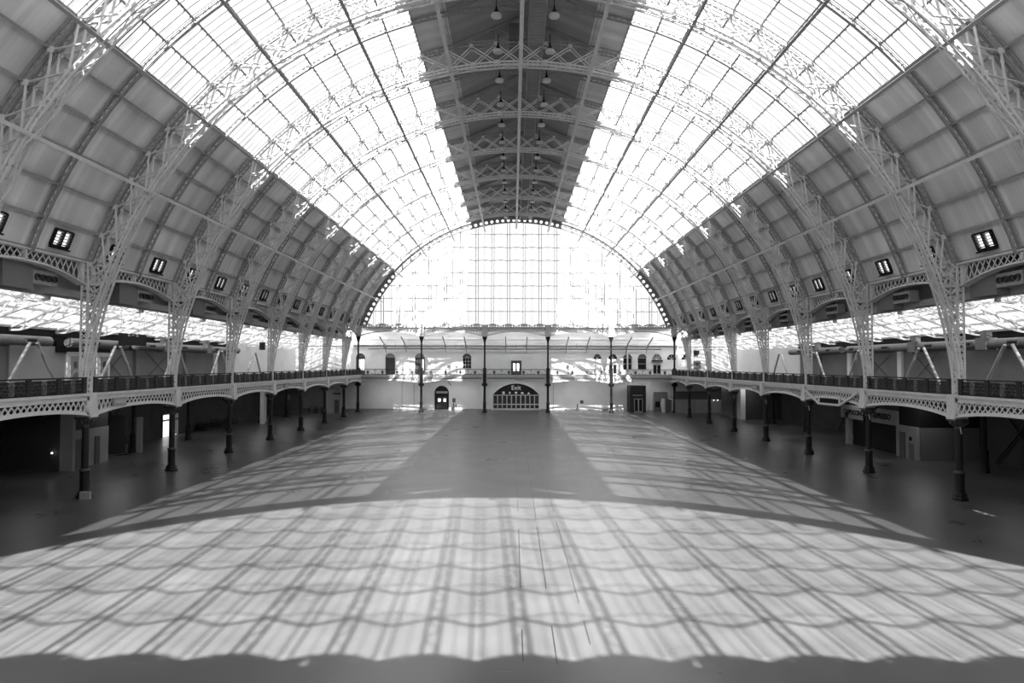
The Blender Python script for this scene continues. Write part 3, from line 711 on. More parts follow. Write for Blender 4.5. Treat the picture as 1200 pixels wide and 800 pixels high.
# under-slung strengthening truss on the right fascia, plaques
b = MB()
for p, q in (((.6, 5.6), (3.3, 4.55)), ((3.3, 4.55), (6.9, 4.5)), ((6.9, 4.5), (9.6, 5.5))): b.bar((p[0], .1, p[1]), (q[0], .1, q[1]), .14, .16, (0, 0, 1), True)
b.bar((3.3, .1, 4.6), (3.3, .1, 5.1), .14, .14, (0, 1, 0)); b.bar((6.9, .1, 4.6), (6.9, .1, 5.1), .14, .14, (0, 1, 0))
place('underslung_truss', b.mesh('underslung_truss', M['white']), 24.42, row(1), PI / 2, 'white trapezoid truss slung beneath the right gallery fascia', 'truss', None)
for x, y, lab in ((-24.36, 42.0, 'left gallery fascia near the closest lattice leg'), (-24.36, 72.9, 'left gallery fascia halfway down the hall'), (24.36, 71.2, 'right gallery fascia halfway down the hall'), (24.36, 104.4, 'right gallery fascia by the far corner')):
    b = MB(); b.box(-.65, .65, -.04, .04, 0, .42); b.box(-.72, .72, -.025, .025, -.05, .47)
    e = tag(b.build('plaque', M['grey'], None, (x, y, 5.1), PI / 2), 'small ornamental grey plaque on the ' + lab, 'plaque')
    b = MB()
    for i in range(5): b.ring((-.44 + .22 * i, -.05, .21), .1, .03, .03); b.ring((-.44 + .22 * i, .05, .21), .1, .03, .03)
    part(b.mesh('relief', M['white']), 'relief', e)
b = MB(); b.box(-.6, .6, -.04, .04, 0, .4); e = tag(b.build('plaque', M['grey'], None, (.5, YF - .12, 5.1)), 'small ornamental grey plaque on the end gallery fascia, above the exit doors', 'plaque')
b = MB(); [b.ring((-.4 + .2 * i, -.05, .2), .09, .03, .03) for i in range(5)]; part(b.mesh('relief', M['white']), 'relief', e)

# ------------------------------------------------------------------ IRON COLUMNS
def col_meshes(tall):
    out = {}
    b = MB(); b.lathe([(.42, 0), (.42, .12), (.36, .2), (.36, .3), (.29, .42)], n=8, smooth=False, rot=.5); out['base'] = b.mesh('base', M['iron'])
    b = MB(); b.lathe([(.27, .4), (.25, .55), (.25, 1.45), (.28, 1.5)], n=8, smooth=False, rot=.5); out['pedestal'] = b.mesh('pedestal', M['iron'])
    b = MB(); b.lathe([(.27, 1.5), (.29, 1.55), (.27, 1.62), (.2, 1.66)], n=16); out['collar'] = b.mesh('collar', M['ironl'])
    b = MB(); prof = [(.19, 1.6), (.175, 4.2)]; b.lathe(prof, n=20, smooth=False); out['shaft'] = b.mesh('shaft', M['iron'])
    b = MB(); b.lathe([(.19, 4.0), (.23, 4.04), (.2, 4.1), (.22, 4.2), (.38, 4.42), (.38, 4.46)], n=16); b.box(-.42, .42, -.42, .42, 4.46, 4.58)
    for i in range(8):
        t = 2 * PI * i / 8; c, s_ = math.cos(t), math.sin(t); b.tube((.24 * c, .24 * s_, 4.15), (.46 * c, .46 * s_, 4.4), .05, 6, True, .07)
        b.tube((.46 * c, .46 * s_, 4.4), (.4 * c, .4 * s_, 4.3), .06, 6)
    out['capital'] = b.mesh('capital', M['ironl'] if not tall else M['iron'])
    if tall:
        b = MB(); b.lathe([(.2, 4.58), (.27, 4.62), (.27, 6.75), (.3, 6.8), (.3, 6.95), (.17, 7.05)], n=8, smooth=False, rot=.5); out['sleeve'] = b.mesh('sleeve', M['iron'])
        b = MB(); b.lathe([(.15, 7.0), (.13, 11.2)], n=16, smooth=False); out['upper_shaft'] = b.mesh('upper_shaft', M['iron'])
        b = MB(); b.lathe([(.14, 11.1), (.2, 11.15), (.16, 11.25), (.36, 11.75), (.4, 11.95)], n=12); out['upper_capital'] = b.mesh('upper_capital', M['iron'])
    return out
C_short, C_tall = col_meshes(False), col_meshes(True)
def column(x, y, ms, label, group):
    e = tag(empty('iron_column', (x, y, 0)), label, 'column', group)
    for n_, m_ in ms.items(): part(m_, n_, e, 'worn lighter ring' if n_ == 'collar' else None)
    return e
for s, sd in ((-1, 'left'), (1, 'right')):
    for k in range(-3, 7): column(s * 24.78, row(k), C_short, 'dark cast iron column under the %s gallery edge, %sfrom the far gable' % (sd, nth(6 - k)), 'columns carrying the gallery edge')
for i in range(6): column(-XC + S * i, YF, C_tall, 'tall slim dark column rising through the end gallery, %sfrom the left' % nth(i), 'tall columns across the far end')
# white block at the nearest left column foot
box_thing('column_guard', -24.75, -24.2, row(0) - .5, row(0) - .28, 0, .42, M['panel'], 'small white block at the foot of the closest left column', 'block')
# inner row columns in the aisles
b = MB(); b.lathe([(.36, 0), (.34, .15), (.28, .4)], n=8, smooth=False, rot=.5); ib = b.mesh('base', M['iron'])
b = MB(); b.lathe([(.26, .4), (.25, 1.5), (.28, 1.55), (.16, 1.65), (.15, 4.9)], n=10, smooth=False); ish = b.mesh('shaft', M['iron'])
b = MB(); b.lathe([(.16, 4.7), (.32, 5.0), (.32, 5.25)], n=10)
for s in (-1, 1): b.bar((0, s * .1, 4.2), (0, s * .9, 5.2), .08, .1)
ic = b.mesh('capital', M['iron'])
for s, sd in ((-1, 'left'), (1, 'right')):
    for k in range(1, 7):
        if (s, k) in ((-1, 1), (1, 2)): continue
        e = tag(empty('aisle_column', (s * 33, row(k), 0)), 'dark column standing deep under the %s gallery, %sfrom the far end' % (sd, nth(6 - k)), 'column', 'columns deep under the galleries')
        part(ib, 'base', e); part(ish, 'shaft', e); part(ic, 'capital', e)
# dark cross beams under the galleries
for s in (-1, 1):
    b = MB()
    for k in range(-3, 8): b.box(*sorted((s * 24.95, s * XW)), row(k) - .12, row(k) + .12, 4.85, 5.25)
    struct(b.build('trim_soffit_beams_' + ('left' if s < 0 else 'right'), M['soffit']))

# ------------------------------------------------------------------ AISLE ROOFS
def roofz(x):   # |x| 27.1 .. 36.8
    return 12.7 - (x - 31.2) * (12.7 - 10.35) / (XW - 31.2) if x > 31.2 else 12.7 - (31.2 - x) * (12.7 - 11.7) / (31.2 - 27.1)
for s, sd in ((-1, 'left'), (1, 'right')):
    b = MB(); ps = [(27.1, roofz(27.1)), (31.2, 12.7), (XW + .2, roofz(XW) - .05)]
    for (xa, za), (xb, zb) in zip(ps, ps[1:]): b.add([(s * xa, YN, za), (s * xa, YW, za), (s * xb, YW, zb), (s * xb, YN, zb)], [(0, 1, 2, 3)])
    o = struct(b.build(wnum(), M['frost']), 'sloping glass roof over the %s gallery' % sd)
    b = MB(); y = 20.0
    while y < YW:
        for (xa, za), (xb, zb) in zip(ps, ps[1:]): b.bar((s * xa, y, za - .05), (s * xb, y, zb - .05), .06, .08)
        y += .8
    part(b.mesh('glazing_bars', M['white']), 'glazing_bars', o)
    for x in (28.5, 29.9, 32.6, 34.0, 35.4):
        b = MB(); b.bar((s * x, 20, roofz(x) - .15), (s * x, YW, roofz(x) - .15), .1, .16); part(b.mesh('purlin', M['white']), 'purlin', o)
    # truss
    b = MB(); N = 10; xs = [27.0 + (XW - 27.0) * i / N for i in range(N + 1)]
    def zb_(x): return roofz(x) - .35 - .8 * math.sin(PI * (x - 27) / (XW - 27)) ** .6
    for i in range(N):
        xa, xb = xs[i], xs[i + 1]
        b.bar((s * xa, 0, roofz(xa) - .28), (s * xb, 0, roofz(xb) - .28), .16, .14); b.bar((s * xa, 0, zb_(xa)), (s * xb, 0, zb_(xb)), .16, .14)
        b.bar((s * xa, 0, roofz(xa) - .28), (s * xb, 0, zb_(xb)), .08, .07); b.bar((s * xa, 0, zb_(xa)), (s * xb, 0, roofz(xb) - .28), .08, .07)
    me_t = b.mesh('aisle_roof_truss', M['white'])
    y = row(-1); i = 0
    while y < YF + 1:
        o = bpy.data.objects.new('aisle_roof_truss', me_t); COL.objects.link(o); o.location = (0, y, 0)
        tag(o, 'white truss under the %s gallery glass roof, %sfrom the far end' % (sd, nth(16 - i)), 'truss', 'trusses over the side galleries'); y += 5; i += 1
    # dark eaves frieze on the side wall
    b = MB(); b.box(*sorted((s * (XW - .25), s * XW)), 20, 90, 9.75, 10.3); b.box(*sorted((s * (XW - .1), s * XW)), 20, 90, 8.95, 9.75)
    struct(b.build('trim_eaves_' + sd, M['black']))
    b = MB(); b.box(*sorted((s * (XW - .42), s * (XW - .26))), 20, 90, 10.2, 10.36); struct(b.build('trim_eaves_rail_' + sd, M['grey']))

# ducts
def duct(s, y0, y1, outlets, label, collars=()):
    x = s * 35.6; b = MB(); b.tube((0, 0, 0), (0, y1 - y0, 0), .37, 20)
    e = tag(b.build('ventilation_duct', M['metal'], None, (x, y0, 9.25)), label, 'duct', 'ventilation ducts')
    for yo in outlets:
        b = MB(); xx = -s * .36; b.box(min(xx, xx - s * .06), max(xx, xx - s * .06), yo - y0 - .6, yo - y0 + .6, -.17, .17); g = part(b.mesh('outlet_frame', M['metal']), 'outlet_frame', e)
        b = MB(); xx = -s * .43; b.box(xx - .01, xx + .01, yo - y0 - .48, yo - y0 + .48, -.1, .1); part(b.mesh('outlet_grille', M['black']), 'outlet_grille', g)
    for yo in collars:
        b = MB(); b.box(-.46, .46, yo - y0 - .6, yo - y0 + .6, -.46, .46); b.box(-.25, .25, yo - y0 - .3, yo - y0 + .3, .4, 1.0); part(b.mesh('duct_box', M['metal']), 'duct_box', e)
duct(-1, 36, 52.2, (40, 49.8), 'round duct high on the left wall, closest stretch ending short of the first lattice leg')
duct(-1, 54.5, 62.6, (57.5, 61.3), 'short round duct with two outlets high on the left wall')
duct(-1, 64.2, 88, (66.5, 73, 81), 'long round duct high on the left wall beyond the black board', (69.5, 79.0))
duct(1, 36, 56.4, (49.5, 54.5), 'round duct high on the right wall, closest stretch', (52.8,))
duct(1, 57.2, 74.5, (59.5, 66.5, 73), 'round duct high on the right wall, middle stretch', (62.0,))
duct(1, 76, 90, (78.5, 86.5), 'round duct high on the right wall, farthest stretch', (82.0,))
# inverted V raking struts
for s, sd in ((-1, 'left'), (1, 'right')):
    for k in range(0, 5):
        yc = row(k) + 7.4; e = tag(empty('raking_struts', (s * 33, yc, DECK)), 'pale inverted V of tubular props on the %s gallery, %sfrom the far end' % (sd, nth(4 - k)), 'props', 'raking props on the galleries')
        for d in (-1, 1):
            b = MB(); b.tube((0, d * .35, 3.1), (0, d * 2.6, 0), .11, 10); b.box(-.2, .2, d * 2.6 - .2, d * 2.6 + .2, 0, .08); part(b.mesh('prop', M['panel']), 'prop', e)
# gallery room fronts on the left wall: white doors with oval lights and black boards above
for y, lab in ((56.7, 'white door with oval window on the left gallery, closer of the two'), (60.7, 'white door with oval window on the left gallery, farther of the two')):
    e = tag(empty('gallery_entrance', (-36.55, y, DECK)), lab, 'door', 'white doors on the left gallery')
    b = MB(); b.box(-.2, .1, -.95, .95, 0, 2.65); part(b.mesh('door_surround', M['plasterw']), 'door_surround', e)
    b = MB(); b.box(.1, .16, -.6, .6, 0, 2.3); lf = part(b.mesh('door_leaf', M['panel']), 'door_leaf', e)
    b = MB(); b.plate([(.22 * math.cos(2 * PI * i / 16), 1.6 + .3 * math.sin(2 * PI * i / 16)) for i in range(16)], [], -.19, -.16); o = part(b.mesh('oval_window', M['dglass']), 'oval_window', lf); o.rotation_euler = (0, 0, PI / 2)
    b = MB(); b.plate([(-.4, .05), (.4, .05), (.4, .8), (.1, 1.05), (-.4, .75)], [], -.19, -.165); o = part(b.mesh('kick_plate', M['midwall']), 'kick_plate', lf); o.rotation_euler = (0, 0, PI / 2)
box_thing('white_partition', -36.78, -36.65, 49.6, 55.7, DECK, 8.95, M['panel'], 'white partition panel on the left gallery beside the oval window doors', 'partition')
for i, (y0, y1) in enumerate(((54.5, 55.85), (55.95, 57.4), (59.8, 61.7))):
    box_thing('black_board', -36.62, -36.5, y0, y1, 8.5, 9.4, M['black'], 'black header board above the left gallery doors, %sfrom the camera' % nth(i), 'board', 'black boards over the gallery doors')
o = box_thing('hanging_board', -33.2, -33.05, 57.2, 61.3, 9.15, 10.15, M['black'], 'black hanging board with pale marks under the left gallery glass roof', 'board')
b = MB(); b.box(.075, .09, -.9, -.6, .75, .95); b.box(.075, .09, -.35, .1, .82, .9); b.box(.075, .09, .4, .7, .75, .95); part(b.mesh('marks', M['panel']), 'marks', o)
b = MB()
for y in (-1.8, 1.8): b.tube((0, y, 1.0), (0, y, 2.4), .02, 6)
part(b.mesh('hanger', M['grey']), 'hanger', o)
# side wall pilasters and thin rods
for s, sd in ((-1, 'left'), (1, 'right')):
    for i, y in enumerate((66.5, 74.0, 76.5, 84.0)):
        b = MB(); b.box(-.12, .12, -.35, .35, DECK, 8.95); tag(b.build('wall_pier', M['plaster'] if (i in (1, 3)) == (s < 0) else M['midwall'], None, (s * (XW - .12), y, 0)), 'flat pier on the %s gallery wall, %sfrom the camera' % (sd, nth(i)), 'pier', 'piers on the gallery walls')
    b = MB()
    for y0 in ((60.5, 64.5), (68.0, 73.0), (52.0, 56.0))[0:2]:
        b.tube((s * (XW - .1), y0[0], 6.0), (s * (XW - .1), y0[1], 8.8), .025, 6); b.tube((s * (XW - .1), y0[1], 6.0), (s * (XW - .1), y0[0], 8.8), .025, 6)
    part(b.mesh('tie_rod', M['iron']), 'tie_rod', bpy.data.objects['wall_' + sd])
box_thing('loudspeaker', -33.2, -32.7, 89.0, 89.8, 9.4, 10.4, M['black'], 'black loudspeaker box hanging over the left gallery near the far corner', 'loudspeaker')

# heater units
b = MB(); b.box(-.3, .3, -.15, 1.75, 0, .72); uh = b.mesh('unit_body', M['panel'])
b = MB(); b.box(-.35, .55, .1, .2, .1, .3); b.box(-.35, .55, 1.3, 1.4, .1, .3); bk = b.mesh('mounting_bracket', M['grey'])
b = MB(); b.box(-.45, .3, -2.3, -.15, -.35, 1.2); ph = b.mesh('plenum', M['midwall'])
noz = {}
for s in (-1, 1):
    b = MB()
    b.tube((-s * .3, 0, 0), (-s * .42, 0, 0), .19, 14, False, .17); b.tube((-s * .3, 0, 0), (-s * .32, 0, 0), .18, 14); noz[s] = b.mesh('nozzle', M['ironl'])
for s, sd in ((-1, 'left'), (1, 'right')):
    for k in range(-1, 7):
        yb = row(k) - 3.7 if s < 0 else row(k) - 4.3
        e = tag(empty('air_unit', (s * 25.6, yb, 11.75)), 'pale air unit with four nozzles, %s side, %sfrom the far gable' % (sd, nth(6 - k)), 'air unit', 'air handling boxes')
        part(uh, 'unit_body', e); p_ = part(ph, 'plenum', e, 'darker plenum box')
        q_ = part(bk, 'mounting_bracket', e)
        if s < 0: q_.rotation_euler = (0, 0, PI); q_.location = (0, 1.5, 0)
        if s > 0: p_.rotation_euler = (0, 0, PI); p_.location = (0, 1.6, 0)
        for j in range(4):
            o = part(noz[s], 'nozzle', e); o.location = (0, .12 + j * .44, .36)

# louvred windows in the lower roof
def louvre_meshes():
    # local: x = along hall, y = outwards normal, z = up the slope
    f = MB(); w, h = .68, .44
    for x in (-w, 0, w): f.box(x - .05, x + .05, -.12, .1, -h, h)
    for z in (-h, h): f.box(-w, w, -.12, .1, z - .05, z + .05)
    f.box(-w - .1, w + .1, -.2, -.02, -h - .14, -h - .06)
    sl = MB()
    for c in (-w / 2, w / 2):
        for j in range(5): z = -h + .12 + j * .165; sl.bar((c - .3, 0, z), (c + .3, 0, z), .12, .02, (0, .5, .86))
    return f.mesh('window_frame', M['black']), sl.mesh('louvre_slats', M['panel'])
lf_, ls_ = louvre_meshes()
am = (la0 + la1) / 2
for s, sd in ((-1, 'left'), (1, 'right')):
    for j, (a, c) in enumerate(LV):
        if c < 20: continue
        x, z = onarc(OC, OR, s * am); e = empty('louvred_window', (x, (a + c) / 2, z))
        ex_ = Vector((0, -s, 0)); ny = Vector((math.sin(s * am), 0, math.cos(s * am))); uz = ex_.cross(ny)
        if uz.z < 0: ex_ = -ex_; uz = ex_.cross(ny)
        e.matrix_world = Matrix((( ex_.x, ny.x, uz.x, x), (ex_.y, ny.y, uz.y, (a + c) / 2), (ex_.z, ny.z, uz.z, z), (0, 0, 0, 1)))
        tag(e, 'louvred window pair low in the %s roof slope, %sfrom the far gable' % (sd, nth(len(LV) - 1 - j)), 'window', 'louvred windows in the roof')
        part(lf_, 'window_frame', e); part(ls_, 'louvre_slats', e)

# ------------------------------------------------------------------ CROWN: lamps and catwalk
b = MB(); b.lathe([(.05, .75), (.07, .55), (.22, .3), (.3, .22)], n=14); hd = b.mesh('lamp_housing', M['iron'])
b = MB(); b.lathe([(.33, .22), (.34, .02)], n=6, smooth=False); df = b.mesh('diffuser', M['lamp'])
b = MB(); b.tube((0, 0, .7), (0, 0, 1.35), .03, 6); rd = b.mesh('rod', M['iron'])
for s, x, sd in ((-1, -1.6, 'left'), (1, 2.05, 'right')):
    for i in range(-2, 13):
        y = 43 + 5 * i
        if y > YF - 2 or y < 37: continue
        e = tag(empty('pendant_lamp', (x, y, 29.5)), 'lamp hanging on the %s side of the crown, %sfrom the far gable' % (sd, nth(12 - i)), 'lamp', 'pendant lamps along the crown')
        part(hd, 'lamp_housing', e); part(df, 'diffuser', e); part(rd, 'rod', e)
b = MB()
for x in (.55, 1.6): b.box(x - .05, x + .05, YN, YF, 30.45, 30.7)
e = tag(b.build('catwalk', M['grey']), 'narrow maintenance walkway running along the crown of the roof', 'walkway')
b = MB(); y = YN + .3; j = 0
while y < YF: b.box(.6, 1.55, y, y + (.12 if j % 6 == 0 else .05), 30.5, 30.56); y += .4; j += 1
b.box(.6, 1.55, YN, YF, 30.56, 30.58)
part(b.mesh('grating', M['panel']), 'grating', e)
b = MB()
for x in (.5, 1.65): b.box(x - .02, x + .02, YN, YF, 31.45, 31.5)
y = YN + 1
while y < YF:
    for x in (.5, 1.65): b.box(x - .02, x + .02, y, y + .04, 30.5, 31.5)
    y += 2.5
part(b.mesh('guard_rail', M['grey']), 'guard_rail', e)
b = MB(); b.box(-.55, .3, -1.2, 1.2, 0, .9); tag(b.build('plant_box', M['metal'], None, (-.3, 49.5, 30.9)), 'pale metal box hung under the crown beside the walkway', 'box')

# ------------------------------------------------------------------ FAR END AISLE ROOF
b = MB(); b.add([(-27.1, YF + .2, 13.6), (27.1, YF + .2, 13.6), (27.1, YW + .2, 13.3), (-27.1, YW + .2, 13.3)], [(0, 1, 2, 3)])  # raised out of view and glazed all over to brighten the far wall
o = struct(b.build(wnum(), M['endglass']), 'unseen glass roof over the end gallery, raised to light the far wall')
b = MB()
for i in range(52): x = -26 + i * 1.02; b.bar((x, YF + .2, 13.52), (x, YW, 13.22), .07, .1)
part(b.mesh('glazing_bars', M['grey']), 'glazing_bars', o)
for t, w in ((.25, .3), (.5, .2), (.75, .3)):
    b = MB(); y = YF + .2 + (YW - YF) * t; z = 13.3 - .25 * t; b.bar((-27, y, z), (27, y, z), .2, w); part(b.mesh('purlin', M['grey']), 'purlin', o)
b = MB(); b.box(-27, 27, YW - .6, YW, 10.75, 11.1); part(b.mesh('eaves_board', M['plaster']), 'eaves_board', o)
for i in range(5):
    for j in (0, 1):
        x = -20 + S * i + (j - .5) * 3.4; b = MB(); b.bar((x, YF + .4, 11.9), (x, YW - .1, 10.4), .14, .2); b.bar((x, YW - .1, 9.6), (x, YW - 2.2, 10.9), .1, .14)
        tag(b.build('roof_bracket', M['grey']), 'grey sloping bracket under the end gallery roof, %sfrom the left' % nth(2 * i + j), 'bracket', 'brackets under the end gallery roof')
b = MB(); b.tube((-24.5, YW - .9, 10.15), (24, YW - .9, 10.15), .12, 10)
for x in (-20, -10, 0, 10, 20): b.tube((x, YW - .9, 10.15), (x, YW - .9, 11.1), .02, 6)
tag(b.build('overhead_pipe', M['metal']), 'long horizontal pipe hanging below the end gallery roof', 'pipe')

# ------------------------------------------------------------------ UNDER THE GALLERIES
# right coffee kiosk
k = tag(empty('coffee_kiosk', (31.8, 55.5, 0)), 'dark open coffee kiosk with CAPPUCCINO ESPRESSO header under the right gallery', 'kiosk')
def sub(name, m, *boxes, parent=None, label=None):
    b = MB()
    for bx in boxes: b.box(*bx)
    return part(b.mesh(name, m), name, parent, label)
sub('post', M['panel'], (0, .4, 11.4, 12.0, 0, 3.0), parent=k)
hd_ = sub('header', M['panel'], (0, .25, 3.0, 12.9, 2.5, 3.75), parent=k)
t1 = text('CAPPUCCINO', .6, (-.03, 10.3, 3.1), M['black'], hd_, rz=-PI / 2, ext=.01, off=.018); t2 = text('ESPRESSO', .66, (-.03, 5.3, 3.12), M['black'], hd_, rz=-PI / 2, ext=.01, off=.018)
sub('hanging_sign', M['black'], (-.5, -.05, 7.4, 7.6, 2.35, 4.0), parent=k)
sub('interior_shade', M['black'], (.5, 4.85, 3.05, 11.4, 0, 2.45), parent=k)  # solid black block standing for the shade inside the open kiosk
rk = tag(empty('white_cabin', (32.0, 55.5, 0)), 'pale boxed cabin with corner door beside the coffee kiosk under the right gallery', 'cabin')
sub('cabin_wall', M['midwall'], (.0, 4.7, -.15, 0, 0, 2.6), parent=rk); sub('cabin_side', M['panel'], (-.25, -.02, 0, 3.0, 0, 2.62), parent=rk)
sub('door', M['door'], (-.3, -.25, 1.6, 2.45, 0, 2.1), parent=rk); sub('low_panel', M['midwall'], (-.3, -.25, .4, 1.1, 0, 1.3), parent=rk)
b = MB(); b.tube((-.3, .85, 1.65), (-.25, .85, 1.65), .17, 14); part(b.mesh('round_notice', M['black']), 'round_notice', rk)
sub('bulkhead', M['black'], (0, 4.7, -.1, 2.95, 2.62, 4.9), parent=rk)
# left cabins
lk = tag(empty('white_cabin', (-32.1, 49.0, 0)), 'pale boxed cabin with grey door behind the closest left column', 'cabin')
sub('pilaster', M['panel'], (-.1, .5, 0, .3, 0, 4.85), (-.4, -.1, 0, .1, 0, 4.85), parent=lk); sub('cabin_wall', M['panel'], (-.2, 0, .3, 5.2, 0, 2.75), parent=lk)
sub('door', M['door'], (0, .06, .9, 1.9, 0, 2.1), parent=lk); sub('door', M['door'], (0, .06, 3.4, 4.0, 0, 2.1), parent=lk)
sub('partition', M['darkwall'], (-4.6, -.4, .0, .12, 0, 4.85), parent=lk); sub('bulkhead', M['soffit'], (-2, -.02, .4, 5.1, 2.75, 4.85), parent=lk)
box_thing('hanging_cabinet', -33.8, -32.3, 46.8, 47.4, 4.0, 4.8, M['black'], 'dark box hanging under the left gallery near the frame edge', 'cabinet')
lk = tag(empty('grey_cabin', (-34.6, 58.7, 0)), 'low dark cabin with white end post under the left gallery', 'cabin')
sub('cabin_wall', M['darkwall'], (-2.1, 1.2, 0, .12, 0, 3.2), parent=lk); sub('end_post', M['panel'], (1.9, 2.3, .6, .9, 0, 3.0), parent=lk); sub('end_panel', M['door'], (1.2, 1.9, .6, .7, 0, 3.0), parent=lk)
# daylit side doorway on the left
g = empty(dnum(), (-36.8, 73.35, 0)); struct(g, 'open daylit side doorway under the left gallery')
sub('door_frame', M['ironl'], (-.05, .1, -1.75, -1.62, 0, 2.4), (-.05, .1, 1.62, 1.75, 0, 2.4), (-.05, .1, -1.7, 1.7, 2.25, 2.4), (-.05, .1, -.1, .1, 0, 2.3), (-.05, .1, -1.7, 1.7, 1.6, 1.75), parent=g)
# stacked furniture and tables, left
for i, (x, y, w, h) in enumerate(((-36.0, 80.0, 2.2, .9), (-35.8, 83.2, 2.6, 1.1), (-35.9, 87.0, 2.0, .7))):
    e = tag(empty('stacked_bench', (x, y, 0)), 'dark stacked furniture against the left wall, %sfrom the camera' % nth(i), 'stacked furniture', 'stacked furniture by the left wall')
    for j in range(3):
        z = j * h / 3
        sub('bench', M['soffit'], (-.5, .5, -w / 2, w / 2, z + h / 3 - .1, z + h / 3 - .04), (-.45, -.38, -w / 2 + .1, -w / 2 + .16, z, z + h / 3 - .1), (.38, .45, w / 2 - .16, w / 2 - .1, z, z + h / 3 - .1), (.38, .45, -w / 2 + .1, -w / 2 + .16, z, z + h / 3 - .1), (-.45, -.38, w / 2 - .16, w / 2 - .1, z, z + h / 3 - .1), parent=e)
for i, x in enumerate((-31.4, -30.3)):
    e = tag(empty('table', (x, 106.5, 0)), 'dark table in the far left corner under the gallery, %s' % ('left one' if i == 0 else 'right one'), 'table', 'tables in the far left corner')
    sub('tabletop', M['soffit'], (-.5, .5, -.4, .4, .95, 1.0), parent=e)
    for a in (-.42, .42):
        for c in (-.32, .32): sub('leg', M['soffit'], (a - .03, a + .03, c - .03, c + .03, 0, .95), parent=e)
for i, (x, y) in enumerate(((-32.3, 88.0), (-33.2, 91.0))):
    box_thing('white_pillar', x - .25, x + .25, y - .25, y + .25, 0, 5.2, M['plaster'], 'pale square pillar under the left gallery, %s' % ('closer one' if i == 0 else 'farther one'), 'pillar', 'square pillars under the left gallery')
lk = tag(empty('corner_partition', (-28.6, 107.3, 0)), 'pale partition with dark door in the far left corner under the gallery', 'partition')
sub('partition_wall', M['panel'], (-1.2, 1.4, 0, .12, 0, 3.7), (-1.2, -1.08, .12, 6, 0, 3.7), parent=lk); sub('door', M['door'], (.45, 1.15, -.05, 0, 0, 2.05), parent=lk); sub('sign', M['black'], (.2, 1.4, -.06, 0, 2.9, 3.1), parent=lk)
b = MB(); b.box(-XW, -32, 103, 103.15, 0, 5.25); struct(b.build('wall_store', M['midwall']))
# right far corner
pk = tag(empty('dark_portal', (19.35, 110.1, 0)), 'dark portal housing with pale framed double door and sign strip, right of the exit doors', 'portal')
sub('portal_box', M['soffit'], (-1.25, 1.25, 0, 3, 0, 4.25), parent=pk); sub('sign_strip', M['panel'], (-.85, .75, -.05, 0, 2.62, 2.8), parent=pk)
for a in (-.62, .06):
    lf = sub('door_leaf', M['frame'], (a, a + .1, -.08, 0, 0, 2.2), (a + .58, a + .68, -.08, 0, 0, 2.2), (a, a + .68, -.08, 0, 2.1, 2.2), (a, a + .68, -.08, 0, 0, .2), parent=pk)
    b = MB(); b.box(a + .1, a + .58, -.05, -.02, .2, 2.1); part(b.mesh('door_pane', M['dglass']), 'door_pane', lf)
box_thing('white_pillar', 22.2, 22.65, YW - .5, YW - .05, 0, 5.2, M['plaster'], 'pale square pillar between the dark portal and the ticket window', 'pillar')
tk = tag(empty('ticket_office', (23.5, 114.0, 0)), 'grey office front with dark window and white notice in the far right corner', 'office front')
sub('front_wall', M['midwall'], (-.85, 1.4, 0, .15, 0, 3.1), parent=tk); sub('window', M['dglass'], (-.6, .2, -.05, 0, .6, 1.55), parent=tk); sub('notice', M['plasterw'], (.2, .75, -.05, 0, .6, 1.55), parent=tk)
wk = tag(empty('white_booth', (24.4, 110.0, 0)), 'white boxed booth behind the rightmost tall column', 'booth')
sub('booth_wall', M['plaster'], (-.95, -.75, 0, 2, 0, 2.15), (.3, .5, 0, 2, 0, 2.15), parent=wk); sub('booth_front', M['midwall'], (-.75, .3, .2, .3, 0, 2.1), parent=wk)
rw = tag(empty('low_partition', (29.4, 109.0, 0)), 'long pale panelled partition under the right gallery by the far corner', 'partition')
sub('panelling', M['panel'], (-4.4, 4.4, 0, .12, 0, 2.15), (-4.4, 4.4, -.01, .0, 1.0, 1.03), parent=rw); sub('header', M['door'], (-4.4, 4.4, .02, .14, 2.15, 3.4), parent=rw)
for x in (-1.4, 1.2): sub('seam', M['door'], (x, x + .05, -.02, 0, 0, 2.15), parent=rw)
rw = tag(empty('boxed_room', (31.4, 96.3, 0)), 'dark boxed room with white corner pier under the right gallery', 'room')
sub('front_wall', M['darkwall'], (.35, 5.3, 0, .15, 0, 5.2), parent=rw); sub('corner_pier', M['plaster'], (-.3, .35, -.05, 1.5, 0, 5.2), parent=rw); sub('side_wall', M['midwall'], (-.25, -.1, 1.5, 9, 0, 5.2), parent=rw)
# X braces under the right gallery
for i, y in enumerate((77.0, 72.0, 51.0)):
    b = MB(); x = 36.6
    b.bar((x, y - 2.6, .1), (x, y + 2.6, 5.1), .12, .12); b.bar((x, y + 2.6, .1), (x, y - 2.6, 5.1), .12, .12)
    tag(b.build('cross_bracing', M['ironl']), 'X shaped steel bracing on the right wall under the gallery, %sfrom the far end' % nth(i), 'bracing', 'X bracings under the right gallery')
for i, y in enumerate((63.0, 49.5)):
    b = MB(); x = -36.6
    b.bar((x, y - 2.6, .1), (x, y + 2.6, 5.1), .1, .1); b.bar((x, y + 2.6, .1), (x, y - 2.6, 5.1), .1, .1)
    tag(b.build('cross_bracing', M['ironl']), 'X shaped steel bracing on the left wall under the gallery, %s' % ('farther one' if i == 0 else 'closer one'), 'bracing', 'X bracings under the left gallery')
slamp = mat('small_lamp_glow', .8, .5, emit=4)
